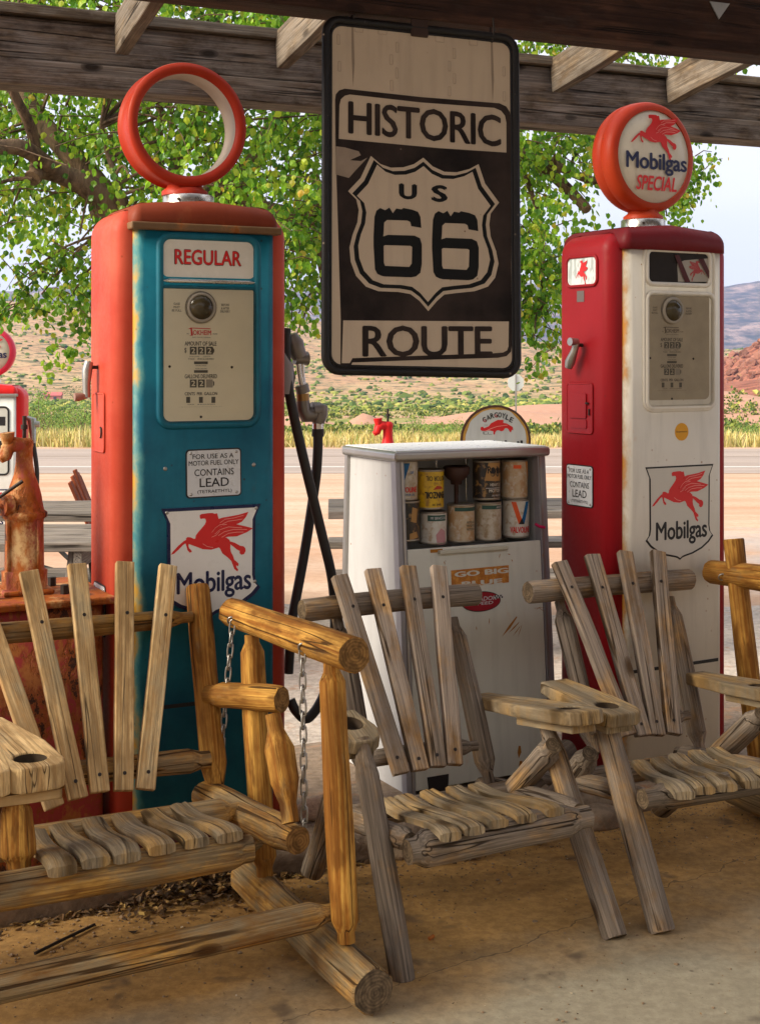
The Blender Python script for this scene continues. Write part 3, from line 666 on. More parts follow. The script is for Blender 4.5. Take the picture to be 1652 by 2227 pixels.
def dial(t, fr, f, ink, face, lensm, logo, logom, x0y0x1y1, tint=True):
    b = MB(); a, c = f(*x0y0x1y1[:2]), f(*x0y0x1y1[2:]); y = -.1815
    b.prism(rrect(a.x, a.z, c.x, c.z, .022), y, -.178, face); y -= .0006
    def T(s_, X0, Y0, X1, Y1, m=ink, bold=.012, sh=0, sp=1.):
        u, w = f(X0, Y1), f(X1, Y0); text(b, s_, u.x, u.z, w.x, w.z, y, m, bold, sh, sp)
    def Bx(X0, Y0, X1, Y1, m=ink, yy=None):
        u, w = f(X0, Y1), f(X1, Y0); b.prism([(u.x, u.z), (w.x, u.z), (w.x, w.z), (u.x, w.z)], yy or y, None, m)
    for s_, Y in (('GLASS', 696), ('MUST', 719), ('BE FULL', 741)): T(s_, 595 if s_ == 'BE FULL' else 606, Y, 658 if s_ == 'BE FULL' else 648, Y+14)
    for s_, Y in (('BEFORE', 704), ('& AFTER', 727), ('DELIVERY', 748)): T(s_, 918 if s_ == 'DELIVERY' else 924, Y, 982 if s_ == 'DELIVERY' else 977, Y+14)
    T(logo, 735, 880, 857, 912, logom, .02); 
    u = [f(*p) for p in ((700, 872), (720, 862), (852, 868), (852, 873), (728, 868), (735, 915), (708, 918), (722, 912), (718, 872))]
    b.prism([(p.x, p.z) for p in u], y-.0004, None, logom)
    T('THE', 692, 899, 707, 907); T('PUMP', 868, 901, 898, 909); T('FORT WAYNE, INDIANA', 730, 924, 852, 932, bold=.0)
    T('AMOUNT OF SALE', 680, 955, 892, 983, bold=.03); T('$', 678, 996, 692, 1034)
    T('DOLLARS      CENTS', 712, 1051, 850, 1059, bold=0); T('TAX   INCLUDED', 702, 1066, 874, 1077)
    T('TOTAL SALES', 750, 1112, 824, 1120); T('TOTAL GALLONS', 750, 1132, 828, 1140)
    T('GALLONS DELIVERED', 680, 1173, 896, 1202, bold=.03); T('CENTS  PER  GALLON', 680, 1291, 897, 1315, bold=.03); T('TAX   INCLUDED', 697, 1370, 882, 1379)
    T('CARBURETED IN ACCORDANCE WITH THE LAWS OF THE STATE', 645, 1387, 928, 1394, bold=0)
    dk = DIALINK
    for X0 in (714, 768, 822): Bx(X0, 990, X0+46, 1042, dk); T('2', X0+10, 998, X0+36, 1034, face, .01)
    for X0 in (714, 768): Bx(X0, 1208, X0+46, 1262, dk); T('2', X0+10, 1216, X0+36, 1252, face, .01)
    Bx(822, 1208, 866, 1262, LENSR)
    for Y0, Y1 in ((990, 1042), (1208, 1262)):
        u = [f(*p) for p in ((868, Y0+6), (877, Y0+18), (877, Y1-18), (868, Y1-6))]; b.prism([(p.x, p.z) for p in u], y, None, dk)
    Bx(742, 1088, 834, 1106, dk); Bx(742, 1146, 834, 1164, dk)
    for X0 in (690, 775, 858): Bx(X0, 1324, X0+26, 1365, dk)
    for X0, Y0 in ((579, 1122), (994, 1127), (788, 1458)):
        u = f(X0, Y0); screwhead(b, u.x, y, u.z, SCREW, .0042)
    b.build('dial_face', t, fr)
    b = MB(); u = f(785, 728); rr = .050
    b.lathe([(rr, 0), (rr, .008), (rr*.82, .014), (rr*.76, .012)], 36, LENSR, M.Translation((u.x, y, u.z)) @ M.Rotation(R(90), 4, 'X'))
    b.lathe([(rr*.77, .011), (rr*.62, .022), (rr*.35, .029), (0.0001, .031)], 36, lensm, M.Translation((u.x, y, u.z)) @ M.Rotation(R(90), 4, 'X'))
    b.build('sight_glass', t, fr)
dial(gp, PL, L3, DIALINK, CREAM, LENS, 'OKHEIM', REDINK, (528, 1500, 1146, 602))
a, c = L3(528, 1500), L3(1146, 602)
b = MB(); b.prism(rrect(a.x, a.z, c.x, c.z, .022), -.1925, None, GLASS); b.build('dial_glass', gp, PL)
# plates on the front
a, c = L4(608, 408), L4(934, 110)
lead_plate(gp, PL, M.Translation((a.x, -.1805, a.z)) @ M.Rotation(R(-.6), 4, 'Y'), c.x-a.x, c.z-a.z)
for px, py in ((487, 232), (1007, 208)):
    b = MB(); u = L4(px, py); screwhead(b, u.x, -.18, u.z, STEEL, .007); b.build('bolt_head', gp, PL)
b = MB(); a, c = L4(462, 466), L4(1045, 440); shield_sign(b, a.x, c.x, (a.z+c.z)/2, -.1805, .004, WHITE, NAVY, 'Mobilgas')
for px, py in ((494, 490), (1018, 462), (1010, 893)):
    u = L4(px, py); screwhead(b, u.x, -.185, u.z, STEEL, .006)
b.build('winged_horse_shield', gp, PL)
# left side: crank, door, plate
SX = -.288
def side_pt(fr, x, y):
    n = fr.to_3x3() @ V((1, 0, 0)); o = fr @ V((SX, 0, 0)); return fr.inverted() @ onp(x, y, n, 0, o)
def crank(t, fr, y, z, s=1.):
    b = MB(); b.tube([(SX+.004, y, z), (SX-.028, y, z)], .006, SCREW, 10)
    b.tube([(SX-.028, y, z+.018), (SX-.034, y, z-.01), (SX-.036, y, z-.05), (SX-.036, y-.004, z-.095)], [.014, .017, .013, .012], STEEL, 12)
    b.tube([(SX-.036, y-.004, z-.09), (SX-.062, y-.004, z-.093), (SX-.075, y-.004, z-.093)], [.008, .014, .013], plain('crank_grip', (.28, .16, .12), .5) if s > 0 else STEEL, 12)
    return b.build('reset_crank', t, fr)
u = side_pt(PL, *Z5(660, 472)); crank(gp, PL, max(-.05, min(.06, u.y)), u.z)
def side_door(t, fr, y0, y1, z0, z1, m, deco):
    X = M((( 0, 1, 0, SX), (-1, 0, 0, 0), (0, 0, 1, 0), (0, 0, 0, 1)))      # plate x -> -y, plate -y -> -x
    X = M.Translation((SX, 0, 0)) @ M.Rotation(R(-90), 4, 'Z')
    b = MB(); b.prism(rrect(-y1, z0, -y0, z1, .012), -.004, 0, m, X); b.tube([(p[0], -.003, p[1]) for p in rrect(-y1, z0, -y0, z1, .012)], .0035, m, 6, True, X)
    if deco == 1: b.tube([(-y0-.018, -.008, (z0+z1)/2-.02+.016*math.cos(k*.5)) if False else (-y0-.018+.010*math.sin(k*pi/8)-.01, -.008, (z0+z1)/2-.03+.016*math.cos(k*pi/8)) for k in range(9)], .003, SCREW, 6, False, X)
    if deco == 2:
        b.prism(rrect(-y1+.018, z0+.055, -y0-.03, z1-.035, .006), -.010, -.004, m, X); b.prism(rrect(-y1+.018, z0+.018, -y0-.03, z0+.05, .006), -.008, -.004, m, X)
        b.tube([(-y0-.03, -.010, (z0+z1)/2+.02), (-y0-.016, -.010, (z0+z1)/2+.02)], .004, SCREW, 6, False, X); b.tube([(-y0-.014, -.008, (z0+z1)/2-.012+.012*math.cos(k*pi/6)) for k in range(7)], .003, SCREW, 6, False, X)
    return b.build('side_door', t, fr), X
za, zb = side_pt(PL, *Z5(680, 650)).z, side_pt(PL, *Z5(680, 1040)).z
side_door(gp, PL, -.055, .075, zb, za, ORANGE, 1)
_, X = None, M.Translation((SX, 0, 0)) @ M.Rotation(R(-90), 4, 'Z')
zt_ = side_pt(PL, *Z5(680, 1930)).z
lead_plate(gp, PL, X @ M.Translation((-.07, -.001, zt_-.16)), .135, .16)
# nozzle, boot and hose on the far side
HX = .288
b = MB(); b.tube([(HX-.02, -.0, 1.50), (HX+.012, .0, 1.52), (HX+.022, .0, 1.49), (HX+.026, 0, 1.42), (HX+.026, 0, 1.40)], [.03, .05, .055, .052, .05], plain('grey_cast_boot', (.23, .20, .19), .5), 16); b.build('nozzle_boot', gp, PL)
def hp(x, y, yl=.02): return fp(PL, x, y, yl)
GREYM = plain('grey_cast_metal', (.20, .18, .165), .4, .55, .2); BRASS = plain('brass_collar', (.32, .19, .07), .4, .7)
ZH = lambda x, y: (589+.3388*x, 610.5+.3388*y)
def hq(x, y, yl=.02): return hp(*ZH(x, y), yl)
b = MB()
b.tube([hq(128, 345), hq(150, 400), hq(165, 450), hq(185, 490)], [.02, .032, .030, .026], GREYM, 14)
b.tube([hq(150, 500), hq(205, 500), hq(235, 500)], [.02, .020, .024], GREYM, 12)
b.tube([hq(175, 510), hq(185, 600), hq(205, 690)], [.010, .009, .012], CHROME, 10); b.tube([hq(200, 520), hq(205, 610), hq(212, 680)], [.008, .007, .010], CHROME, 8)
b.tube([hq(195, 670), hq(208, 720)], .024, GREYM, 10); b.tube([hq(204, 725), hq(206, 775)], .022, BRASS, 12)
b.tube([hq(205, 770), hq(210, 830), hq(225, 865), hq(260, 860), hq(300, 835)], [.023, .024, .026, .026, .024], GREYM, 12)
b.tube([hq(262, 830), hq(315, 830)], [.028, .027], GREYM, 12); b.tube([hq(322, 800), hq(312, 860), hq(302, 920)], [.024, .028, .020], GREYM, 12); b.tube([hq(345, 825), hq(320, 815)], .017, GREYM, 10)
b.tube([hq(302, 915), hq(302, 950)], .022, CHROME, 6); b.tube([hq(302, 950), hq(302, 1000)], .021, RUBBER, 12)
b.tube([hq(135, 560), hq(148, 620), hq(135, 680)], .006, SCREW, 8)
b.build('nozzle', gp, PL)
b = MB()
def smooth(ps, k=6):
    out = []
    for i in range(len(ps)-1):
        p0, p1, p2, p3 = ps[max(0, i-1)], ps[i], ps[i+1], ps[min(len(ps)-1, i+2)]
        for j in range(k):
            t = j/k; out.append(.5*((2*p1)+(p2-p0)*t+(2*p0-5*p1+4*p2-p3)*t*t+(3*p1-p0-3*p2+p3)*t**3))
    return out+[ps[-1]]
b.tube(smooth([hq(97, 310, 0), hq(97, 500, -.02), hq(118, 720, -.03), hq(190, 1060, -.04), hq(262, 1360, -.04), hq(330, 1640, -.03), hq(390, 1900, -.02), hq(410, 2150, 0), hq(395, 2450, .02), hq(330, 2680, .02), hq(235, 2810, .02), hq(160, 2760, .02), hq(125, 2690, .03)]), .0168, RUBBER, 12)
b.tube(smooth([hq(302, 1000), hq(300, 1100), hq(290, 1250, .03), hq(262, 1450, .05), hq(215, 1750, .05), hq(150, 2100, .04), hq(130, 2220, .04), hq(120, 2400, .04), hq(112, 2520, .04)]), .0168, RUBBER, 12)
b.build('hose', gp, PL)

# ---- the crimson and white pump
PR = frame(V((1.066, 5.01, .083)) + d_*.18, None, PSI+R(3.5))
gp2 = thing('gas_pump', 'tall crimson gas pump with white front and a round winged horse globe on top', 'gas pump', PR)
zt = housing(gp2, PR, CRIM, OLDWHITE, MAROON, 1.918, None, .395, plain('maroon_base', (.10, .012, .014), .5))
L7 = lambda x, y, c=-.18: fp(PR, *Z7(x, y), c)
L8 = lambda x, y, c=-.18: fp(PR, *Z8(x, y), c)
GLORANGE = paint('globe_orange_red', (.42, .042, .007), .10, (.36, .024, .007), .38, (.2, .05, .02))
b = MB(); cz = zt+.03+.20; X = M.Translation((0, 0, cz)) @ M.Rotation(R(90), 4, 'X')
b.lathe([(.172, -.062), (.188, -.0605), (.200, -.053), (.206, -.036), (.208, -.005), (.203, 0), (.208, .005), (.206, .036), (.200, .053), (.188, .0605), (.172, .062)], 64, GLORANGE, X, True, False)
b.build('globe_body', gp2, PR)
b = MB(); b.lathe([(.074, zt-.002), (.074, zt+.012), (.058, zt+.024), (.055, zt+.05)], 28, GLORANGE); b.build('globe_foot', gp2, PR)
GLF = plain('globe_face', (.62, .56, .45), .3, 0, .05)
def globe_face(t, fr, cz, yf, rad, words, f=None):
    b = MB(); b.lathe([(rad, .0), (rad*.985, .004), (rad*.6, .012), (.0001, .016)], 48, GLF, M.Translation((0, yf+.012, cz)) @ M.Rotation(R(90), 4, 'X'))
    fn = lambda X, Y: ((X-757)/480*rad*1.40, cz+rad*.88-(Y-490)/480*rad*1.40)
    yy = yf-.0055
    emblem(b, fn, yy)
    text(b, words[0], -rad*.83, cz-rad*.40, rad*.87, cz+rad*.07, yy-.001, NAVY, .026, 0, .97)
    if len(words) > 1: text(b, words[1], -rad*.54, cz-rad*.74, rad*.60, cz-rad*.42, yy-.001, REDINK, .03, .18, 1.)
    return b.build('globe_face', t, fr)
globe_face(gp2, PR, cz, -.066, .173, ('Mobilgas', 'SPECIAL'))
# upper window showing the dark inside, braces and a card on the far window
p0, p1 = L7(785, 1412), L7(1258, 1185)
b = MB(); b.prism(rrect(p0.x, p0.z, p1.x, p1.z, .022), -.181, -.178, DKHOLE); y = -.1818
def Q(pts, m, yy): b.prism([(L7(*p).x, L7(*p).z) for p in pts], yy, None, m)
CARD = plain('inner_card', (.36, .33, .28), .6); BRACE = plain('inner_brace', (.07, .012, .012), .6)
Q([(1012, 1262), (1068, 1240), (1250, 1225), (1255, 1405), (1018, 1405)], CARD, y)
w0, w1 = L7(1098, 1405), L7(1225, 1250)
emblem(b, lambda X, Y: (w1.x-(X-517)/480*(w1.x-w0.x), w1.z-(Y-491)/332*(w1.z-w0.z)), y-.0004, plain('faded_red', (.36, .05, .05), .6), plain('faded_pink', (.45, .25, .22), .6))
Q([(985, 1200), (1020, 1200), (1108, 1408), (1066, 1408)], BRACE, y-.004); Q([(1170, 1232), (1210, 1228), (1258, 1335), (1256, 1395)], BRACE, y-.004)
b.build('upper_window', gp2, PR)
b = MB(); q0, q1 = L7(785, 1412), L7(1258, 1185); bezel(b, q0.x-.004, q0.z-.004, q1.x+.004, q1.z+.004, .026, -.181, OLDWHITE, .009)
e0, e1 = L8(762, 575), L8(1250, -10); bezel(b, e0.x-.003, e0.z-.004, e1.x+.003, L7(785, 1495).z+.003, .026, -.181, OLDWHITE, .010)
g0, g1 = L8(742, 598), L7(1285, 1160); b.tube([(p[0], -.180, p[1]) for p in rrect(g0.x-.003, g0.z-.002, g1.x+.006, g1.z+.004, .038, 6)], .007, OLDWHITE, 10, True)
b.build('window_bezel', gp2, PR)
fz = lambda zy: L7(1000, 1600).z
def f2(X, Y):
    a3 = {728: 1626, 968: 1855, 1015: 1908}
    # blue-pump dial drawing mapped onto this dial
    x = 968 + (X-785)*.80
    y = 1626 + (Y-728)*.93
    return L7(x, y)
dial(gp2, PR, f2, plain('pale_dial_ink', (.085, .07, .05), .6), CREAMD, LENS, 'OKHEIM', plain('brown_logo', (.12, .09, .06), .6), (552, 1472, 1148, 590))
a, c = e0, V((e1.x, 0, L7(785, 1495).z))
b = MB(); b.prism(rrect(a.x, a.z, c.x, c.z, .022), -.1905, None, GLASS); b.build('dial_glass', gp2, PR)
b = MB(); u = L8(1020, 760); YEL = plain('yellow_sticker', (.68, .32, .012), .5, 0, .05); w_ = abs(L8(1070, 760).x-L8(970, 760).x)/2
b.prism(circ(u.x, u.z, w_), -.1812, -.18, YEL); text(b, 'Experience', u.x-w_*.8, u.z-w_*.12, u.x+w_*.8, u.z+.12*w_, -.1816, INK, .01); b.build('round_sticker', gp2, PR)
b = MB(); a, c = L8(748, 1022), L8(1257, 1004); shield_sign(b, a.x, c.x, (a.z+c.z)/2, -.1802, .001, plain('shield_cream', (.57, .54, .48), .4, 0, .05), BLACK, 'Mobilgas', .955); b.build('winged_horse_shield', gp2, PR)
# side window with emblem, small plate, crank, door, warning plate
def sp(x, y): return side_pt(PR, x, y)
X = M.Translation((SX, 0, 0)) @ M.Rotation(R(-90), 4, 'Z')
a, c = sp(*Z7(170, 1440)), sp(*Z7(455, 1200)); ya, yc = -a.y, -c.y
yl, yr = -.085, .085
b = MB(); g = G('etched_glass'); f = g.noise(g.map(g.obj(), (60, 60, 16)), 1, 3, .5); m = g.done(g.ramp(f, [(.46, (.42, .46, .43)), (.52, (.66, .70, .68))]), .12)
b.prism(rrect(yl, a.z, yr, c.z, .022), -.002, .0, m, X); b.tube([(p[0], -.002, p[1]) for p in rrect(yl-.003, a.z-.003, yr+.003, c.z+.003, .024)], .006, CRIM, 8, True, X)
bb = MB(); emblem(bb, lambda X_, Y_: (yl+.052+(X_-517)/480*.07, c.z-.012-(Y_-491)/332*.098), -.0028); b.add(bb.v, [f_[0] for f_ in bb.f], REDINK, False, X)
b.build('side_window', gp2, PR)
b = MB(); s0, s1 = sp(*Z7(275, 1560)), sp(*Z7(335, 1470)); b.prism(rrect(-.03, s0.z, .012, s1.z, .002), -.0015, 0, plain('small_grey_plate', (.16, .13, .12), .5, .4), X); b.build('small_plate', gp2, PR)
u = sp(*Z8(300, 110)); b = MB()
b.tube([(SX+.004, .0, u.z), (SX-.03, .0, u.z)], .007, SCREW, 10); b.tube([(SX-.032, -.01, u.z+.012), (SX-.036, .0, u.z-.02), (SX-.038, .022, u.z-.06), (SX-.038, .032, u.z-.082)], [.012, .013, .019, .014], STEEL, 12)
b.tube([(SX-.03, -.01, u.z+.012), (SX-.066, -.012, u.z+.012)], [.012, .015], STEEL, 12); b.build('reset_crank', gp2, PR)
side_door(gp2, PR, -.062, .085, sp(*Z8(280, 770)).z, sp(*Z8(280, 400)).z, CRIM, 2)
a, c = sp(*Z8(290, 1325)), sp(*Z8(290, 1010))
lead_plate(gp2, PR, X @ M.Translation((-.09, -.001, a.z)), .155, c.z-a.z)

# ---- the smaller white pump farther back
PF = frame(at(-8, 1250, 11.0)*1.0, None, R(6)); PF.translation = V(((-22-CX)/F*11, 11, -.125))
gp3 = thing('gas_pump', 'small white gas pump with bright red top standing behind the picnic tables', 'gas pump', PF)
zt = housing(gp3, PF, BRIGHTRED, CLEANW, BRIGHTRED, 1.44, STEEL, None)
b = MB(); cz = zt+.03+.19; X = M.Translation((0, 0, cz)) @ M.Rotation(R(90), 4, 'X')
PINK = paint('pink_red_rim', (.60, .03, .07), .04, None, .35)
b.lathe([(.165, -.06), (.185, -.058), (.20, -.045), (.203, 0), (.20, .045), (.185, .058), (.165, .06)], 48, PINK, X, True, False); b.lathe([(.07, zt), (.055, zt+.03), (.055, zt+.05)], 20, PINK); b.build('globe_body', gp3, PF)
globe_face(gp3, PF, cz, -.064, .166, ('Mobilgas',))
b = MB(); b.prism(rrect(-.17, .82, .17, 1.34, .03), -.1815, -.178, plain('far_dial_face', (.55, .56, .52), .3)); b.tube([(p[0], -.181, p[1]) for p in rrect(-.175, .815, .175, 1.345, .035)], .008, BLACK, 8, True)
for zz, wz in ((1.2, .07), (1.02, .06), (.92, .05)):
    for xx in (-.06, .03, .1): b.bx(xx, xx+.05, -.183, -.181, zz, zz+wz, INK, 0)
b.build('dial_face', gp3, PF)
b = MB(); shield_sign(b, -.17, .17, .70, -.1802, .002, WHITE, NAVY, 'Mobilgas'); b.build('winged_horse_shield', gp3, PF)
b = MB(); b.tube([(.29, 0, 1.25), (.33, 0, 1.24), (.34, 0, 1.05)], [.02, .035, .02], STEEL, 10); b.tube([(.33, 0, 1.2), (.39, 0, 1.2)], .025, STEEL, 10); b.build('nozzle', gp3, PF)
b = MB(); b.tube(smooth([V((.34, 0, 1.05)), V((.37, 0, .8)), V((.36, 0, .5)), V((.45, 0, .3)), V((.6, -.05, .15)), V((.7, -.1, .06)), V((.55, -.1, .04)), V((.3, 0, .1))]), .018, RUBBER, 8); b.build('hose', gp3, PF)

# ------------------------------------------------------------ white cabinet with oil cans
FC = frame(V(((885-CX)/F*4.77, 4.77, .083)), None, R(28))
cab = thing('display_cabinet', 'low white metal cabinet with steel edged top and an open shelf of oil cans', 'cabinet', FC)
YT, ZT, CW = .085, 1.155, .635
SHEET = paint('white_sheet_metal', (.42, .415, .415), .22, (.47, .465, .46), .5, (.26, .09, .03)); DOORP = paint('cabinet_door_paint', (.60, .60, .52), .28, (.64, .64, .56), .45, (.30, .11, .015))
TRIM = plain('aluminium_trim', (.36, .345, .33), .35, .8, .1); POST = plain('grey_corner_post', (.30, .29, .31), .4, .3, .1)
def prof_yz(b, pts, x0, x1, m):
    n = len(pts); vs = [(x0, p[0], p[1]) for p in pts]+[(x1, p[0], p[1]) for p in pts]
    b.add(vs, [tuple(range(n)), tuple(range(n, 2*n))[::-1]]+[(i, i+n, (i+1) % n+n, (i+1) % n) for i in range(n)], m)
ZD = .845            # top of door panel
fy = lambda z: YT*z/ZT
for x0, x1 in ((.012, .022), (CW-.022, CW-.012)):
    b = MB(); prof_yz(b, [(.03, 0), (fy(ZT)+.03, ZT), (YT+.39, ZT), (.53, 0)], x0, x1, SHEET); b.build('side_panel', cab, FC)
b = MB(); prof_yz(b, [(.52, .0), (YT+.38, ZT), (YT+.388, ZT), (.528, 0)], .022, CW-.022, SHEET); b.build('back_panel', cab, FC)
for x0, x1 in ((0, .034), (CW-.034, CW)):
    b = MB(); prof_yz(b, [(0, 0), (fy(ZT), ZT), (fy(ZT)+.035, ZT), (.035, 0)], x0, x1, POST)
    xm = x0+.010 if x0 > .3 else x0+.024
    prof_yz(b, [(-.004, 0), (fy(ZT)-.004, ZT), (fy(ZT), ZT), (0, 0)], xm-.004, xm+.004, TRIM); b.build('corner_post', cab, FC)
for x0, x1 in ((-.001, .018), (CW-.018, CW+.001)):
    b = MB(); prof_yz(b, [(.515, 0), (YT+.375, ZT), (YT+.395, ZT), (.536, 0)], x0, x1, TRIM); b.build('corner_post', cab, FC)
b = MB(); b.bx(-.012, CW+.012, YT-.022, YT+.405, ZT, ZT+.036, TRIM, .012, 4); b.bx(.0, CW, YT-.008, YT+.392, ZT+.034, ZT+.0385, WHITE, .002); b.build('top', cab, FC)
b = MB(); b.bx(.034, CW-.034, fy(ZD)+.022, .31, ZD-.05, ZD-.035, SHEET, .001); b.bx(.024, CW-.024, .30, .306, ZD-.035, ZT, plain('shelf_back', (.45, .45, .46), .5), 0); b.build('shelf', cab, FC)
# door panel on the sloping front
th_ = math.atan2(YT, ZT); FD = FC @ M.Rotation(-th_, 4, 'X')
DL = ZD/math.cos(th_)
door = None
b = MB(); b.bx(.036, CW-.036, .0, .02, .015, DL, DOORP, .003, 2)
def dq(x, y): return fp(FD, x, y, 0.)
a, c = dq(*Z6(865, 1608)), dq(*Z6(1268, 1442))
g = G('rusted_sticker'); nz_ = g.noise(g.map(g.obj(), (40, 40, 40)), 1, 5, .7); STK = g.done(g.mix(g.ramp(nz_, [(.42, 0.), (.62, 1.)]), (.38, .13, .012), (.58, .25, .04)), .8); STKT = plain('sticker_letters', (.58, .56, .48), .6)
b.prism([(a.x, a.z), (c.x, a.z+.003), (c.x+.002, c.z), (a.x, c.z-.002)], -.001, 0, STK)
t0, t1 = dq(*Z6(885, 1530)), dq(*Z6(1268, 1458)); text(b, 'GO BIG', t0.x, t0.z, t1.x, t1.z, -.0016, STKT, .045)
t0, t1 = dq(*Z6(935, 1598)), dq(*Z6(1225, 1535)); text(b, 'BLUE', t0.x, t0.z, t1.x, t1.z, -.0016, STKT, .045)
u = dq(*Z6(1075, 1702)); OVR = plain('sticker_dark_red', (.28, .008, .018), .35)
b.prism(circ(u.x, u.z, .083, 36, .036), -.0012, 0, BLACK); b.prism(circ(u.x, u.z, .080, 36, .033), -.0017, None, OVR)
CHK = plain('sticker_silver', (.5, .5, .5), .4)
text(b, 'MATADOR', u.x-.06, u.z+.002, u.x+.065, u.z+.017, -.0022, CHK, .02, .2); text(b, 'SPEED', u.x-.03, u.z-.012, u.x+.05, u.z-.001, -.0022, CHK, .02, .2)
for i in range(6):
    for j in range(2): b.prism([(u.x+.056+i*.006, u.z+.006+j*.006), (u.x+.062+i*.006, u.z+.006+j*.006), (u.x+.062+i*.006, u.z+.012+j*.006), (u.x+.056+i*.006, u.z+.012+j*.006)], -.0026, None, INK if (i+j) % 2 else CHK)
RST = plain('rust_scratch', (.34, .14, .02), .85, 0, .35)
def streak(x0, y0, x1, y1, w):
    p, q = dq(x0, y0), dq(x1, y1); dx, dz = q.x-p.x, q.z-p.z; L_ = math.hypot(dx, dz); nx_, nz_2 = -dz/L_*w, dx/L_*w
    b.prism([(p.x+nx_*.4, p.z+nz_2*.4), ((p.x+q.x)/2+nx_, (p.z+q.z)/2+nz_2), (q.x, q.z), ((p.x+q.x)/2-nx_*.7, (p.z+q.z)/2-nz_2*.7), (p.x-nx_*.4, p.z-nz_2*.4)], -.0007, None, RST)
for s_ in ((*Z6(1330,1810),*Z6(1222,1955),.006), (*Z6(1345,1850),*Z6(1268,1930),.003), (*Z6(1352,1880),*Z6(1300,1950),.002), (*Z6(1365,1870),*Z6(1335,1960),.0015), (*Z6(1210,1360),*Z6(1202,1395),.002), (*Z6(1265,1362),*Z6(1285,1368),.002), (*Z6(1292,1400),*Z6(1300,1420),.002), (*Z6(1455,1750),*Z6(1535,1745),.0012), (*Z6(1470,1760),*Z6(1500,1735),.001), (*Z6(1490,1750),*Z6(1530,1775),.001), (*Z6(1135,1820),*Z6(1130,1870),.002), (*Z6(1040,1880),*Z6(1043,1910),.002), (*Z6(1515,1360),*Z6(1518,1390),.003), (*Z6(810,1415),*Z6(818,1440),.002),(1129,1622,1127,1650,.010),(1132,1655,1130,1690,.013),(1060,1610,1063,1625,.004)): streak(*s_)
a, c = dq(1, 1), None
k0, k1 = dq(933, 1742), dq(975, 1683)
b.prism([(k0.x+.002, k0.z), (k1.x-.006, k0.z), (k1.x, k1.z), (k0.x-.006, k1.z)], -.0009, None, DKHOLE)
door = b.build('door_panel', cab, FD)
b = MB(); a, c = dq(*Z6(765, 1352)), dq(*Z6(1255, 1312)); zc = (a.z+c.z)/2
b.bx(a.x, c.x, -.018, .001, zc-.007, zc+.007, plain('door_pull', (.50, .48, .38), .5), .003); b.bx(a.x-.03, a.x+.02, -.0012, -.0005, zc, zc+.012, RST, 0); b.build('handle', door, FD)
b = MB(); u = dq(*Z6(1490, 1168)); b.tube([(u.x-.02, -.004, u.z+.012), (u.x-.005, -.008, u.z+.002), (u.x+.02, -.006, u.z-.003)], .0055, plain('pink_tag', (.5, .01, .09), .4), 8); b.build('pink_ribbon', cab, FD)

# the cans (each a thing standing on the shelf)
def can_mat(name, a, c_, n2, s_=20):
    g = G(name); p = g.obj(); f = g.noise(g.map(p, (s_, s_, s_*.7)), 1, 5, .65); f2 = g.noise(p, 45, 4)
    c = g.mix(g.ramp(f, [(.42, 0.), (.58, 1.)]), a, c_); c = g.mix(g.ramp(f2, [(.55, 0.), (.66, .8)]), c, n2); g.bump(f, .5, .004); return g.done(c, .38)
CRINK = can_mat('crinkled_white_can', (.52, .47, .38), (.38, .30, .19), (.28, .18, .09)); CBLK = can_mat('black_gold_can', (.012, .011, .010), (.05, .03, .015), (.38, .21, .06), 16); CYEL = can_mat('yellow_can', (.62, .40, .008), (.50, .30, .01), (.25, .13, .02))
CTAN = can_mat('tan_peeled_can', (.50, .40, .27), (.42, .25, .11), (.56, .50, .42)); CWHT = can_mat('white_valve_can', (.60, .58, .52), (.54, .5, .42), (.40, .28, .16)); RIM = plain('can_rim', (.32, .28, .22), .4, .7, .25)
ORG = plain('can_orange_red', (.68, .09, .015), .4); BLU = plain('can_blue', (.008, .11, .28), .4); GRN = plain('can_green', (.03, .085, .065), .5); GOLD = plain('can_gold', (.40, .22, .07), .4)
def can(xc, ztop, h, m, label, deco=None, depth=.072, rz=0, rad=.0505):
    u = fp(FC, *Z6(xc, 1000), YT+depth); zt_ = fp(FC, *Z6(xc, ztop), YT+depth-.04).z
    mw = FC @ M.Translation((u.x, YT+depth, zt_-h)) @ M.Rotation(R(rz), 4, 'Z')
    b = MB(); b.lathe([(rad*.97, 0), (rad*1.02, .002), (rad*1.02, .006), (rad, .008)], 36, RIM); b.lathe([(rad, .008), (rad*.995, h*.35), (rad*1.003, h*.6), (rad, h-.008)], 36, m, None, True, False)
    b.lathe([(rad, h-.008), (rad*1.02, h-.006), (rad*1.02, h-.001), (rad*.96, h), (rad*.95, h-.004), (.0001, h-.004)], 36, RIM)
    if deco: deco(b, h, rad)
    return tag(b.build('oil_can', None, mw), label, 'oil can', 'oil cans on the cabinet shelf')
def wrap(rad): return lambda x, z, y: ((rad+y)*math.sin(x/rad), -(rad+y)*math.cos(x/rad), z)
def wq(b, pts, rad, m, off=.0006):
    'outline subdivided and wrapped on a can'
    P2 = []
    for i in range(len(pts)):
        p, q = pts[i], pts[(i+1) % len(pts)]
        for k in range(4): P2.append((p[0]+(q[0]-p[0])*k/4, p[1]+(q[1]-p[1])*k/4))
    q_ = bmesh.new(); f = q_.faces.new([q_.verts.new((p[0], p[1], 0)) for p in P2]); bmesh.ops.triangulate(q_, faces=[f]); bmesh.ops.subdivide_edges(q_, edges=list(q_.edges), cuts=2)
    bmesh.ops.triangulate(q_, faces=list(q_.faces)); W_ = wrap(rad)
    for v in q_.verts: v.co = V(W_(v.co.x, v.co.y, off))
    b.bm(q_, m, True)
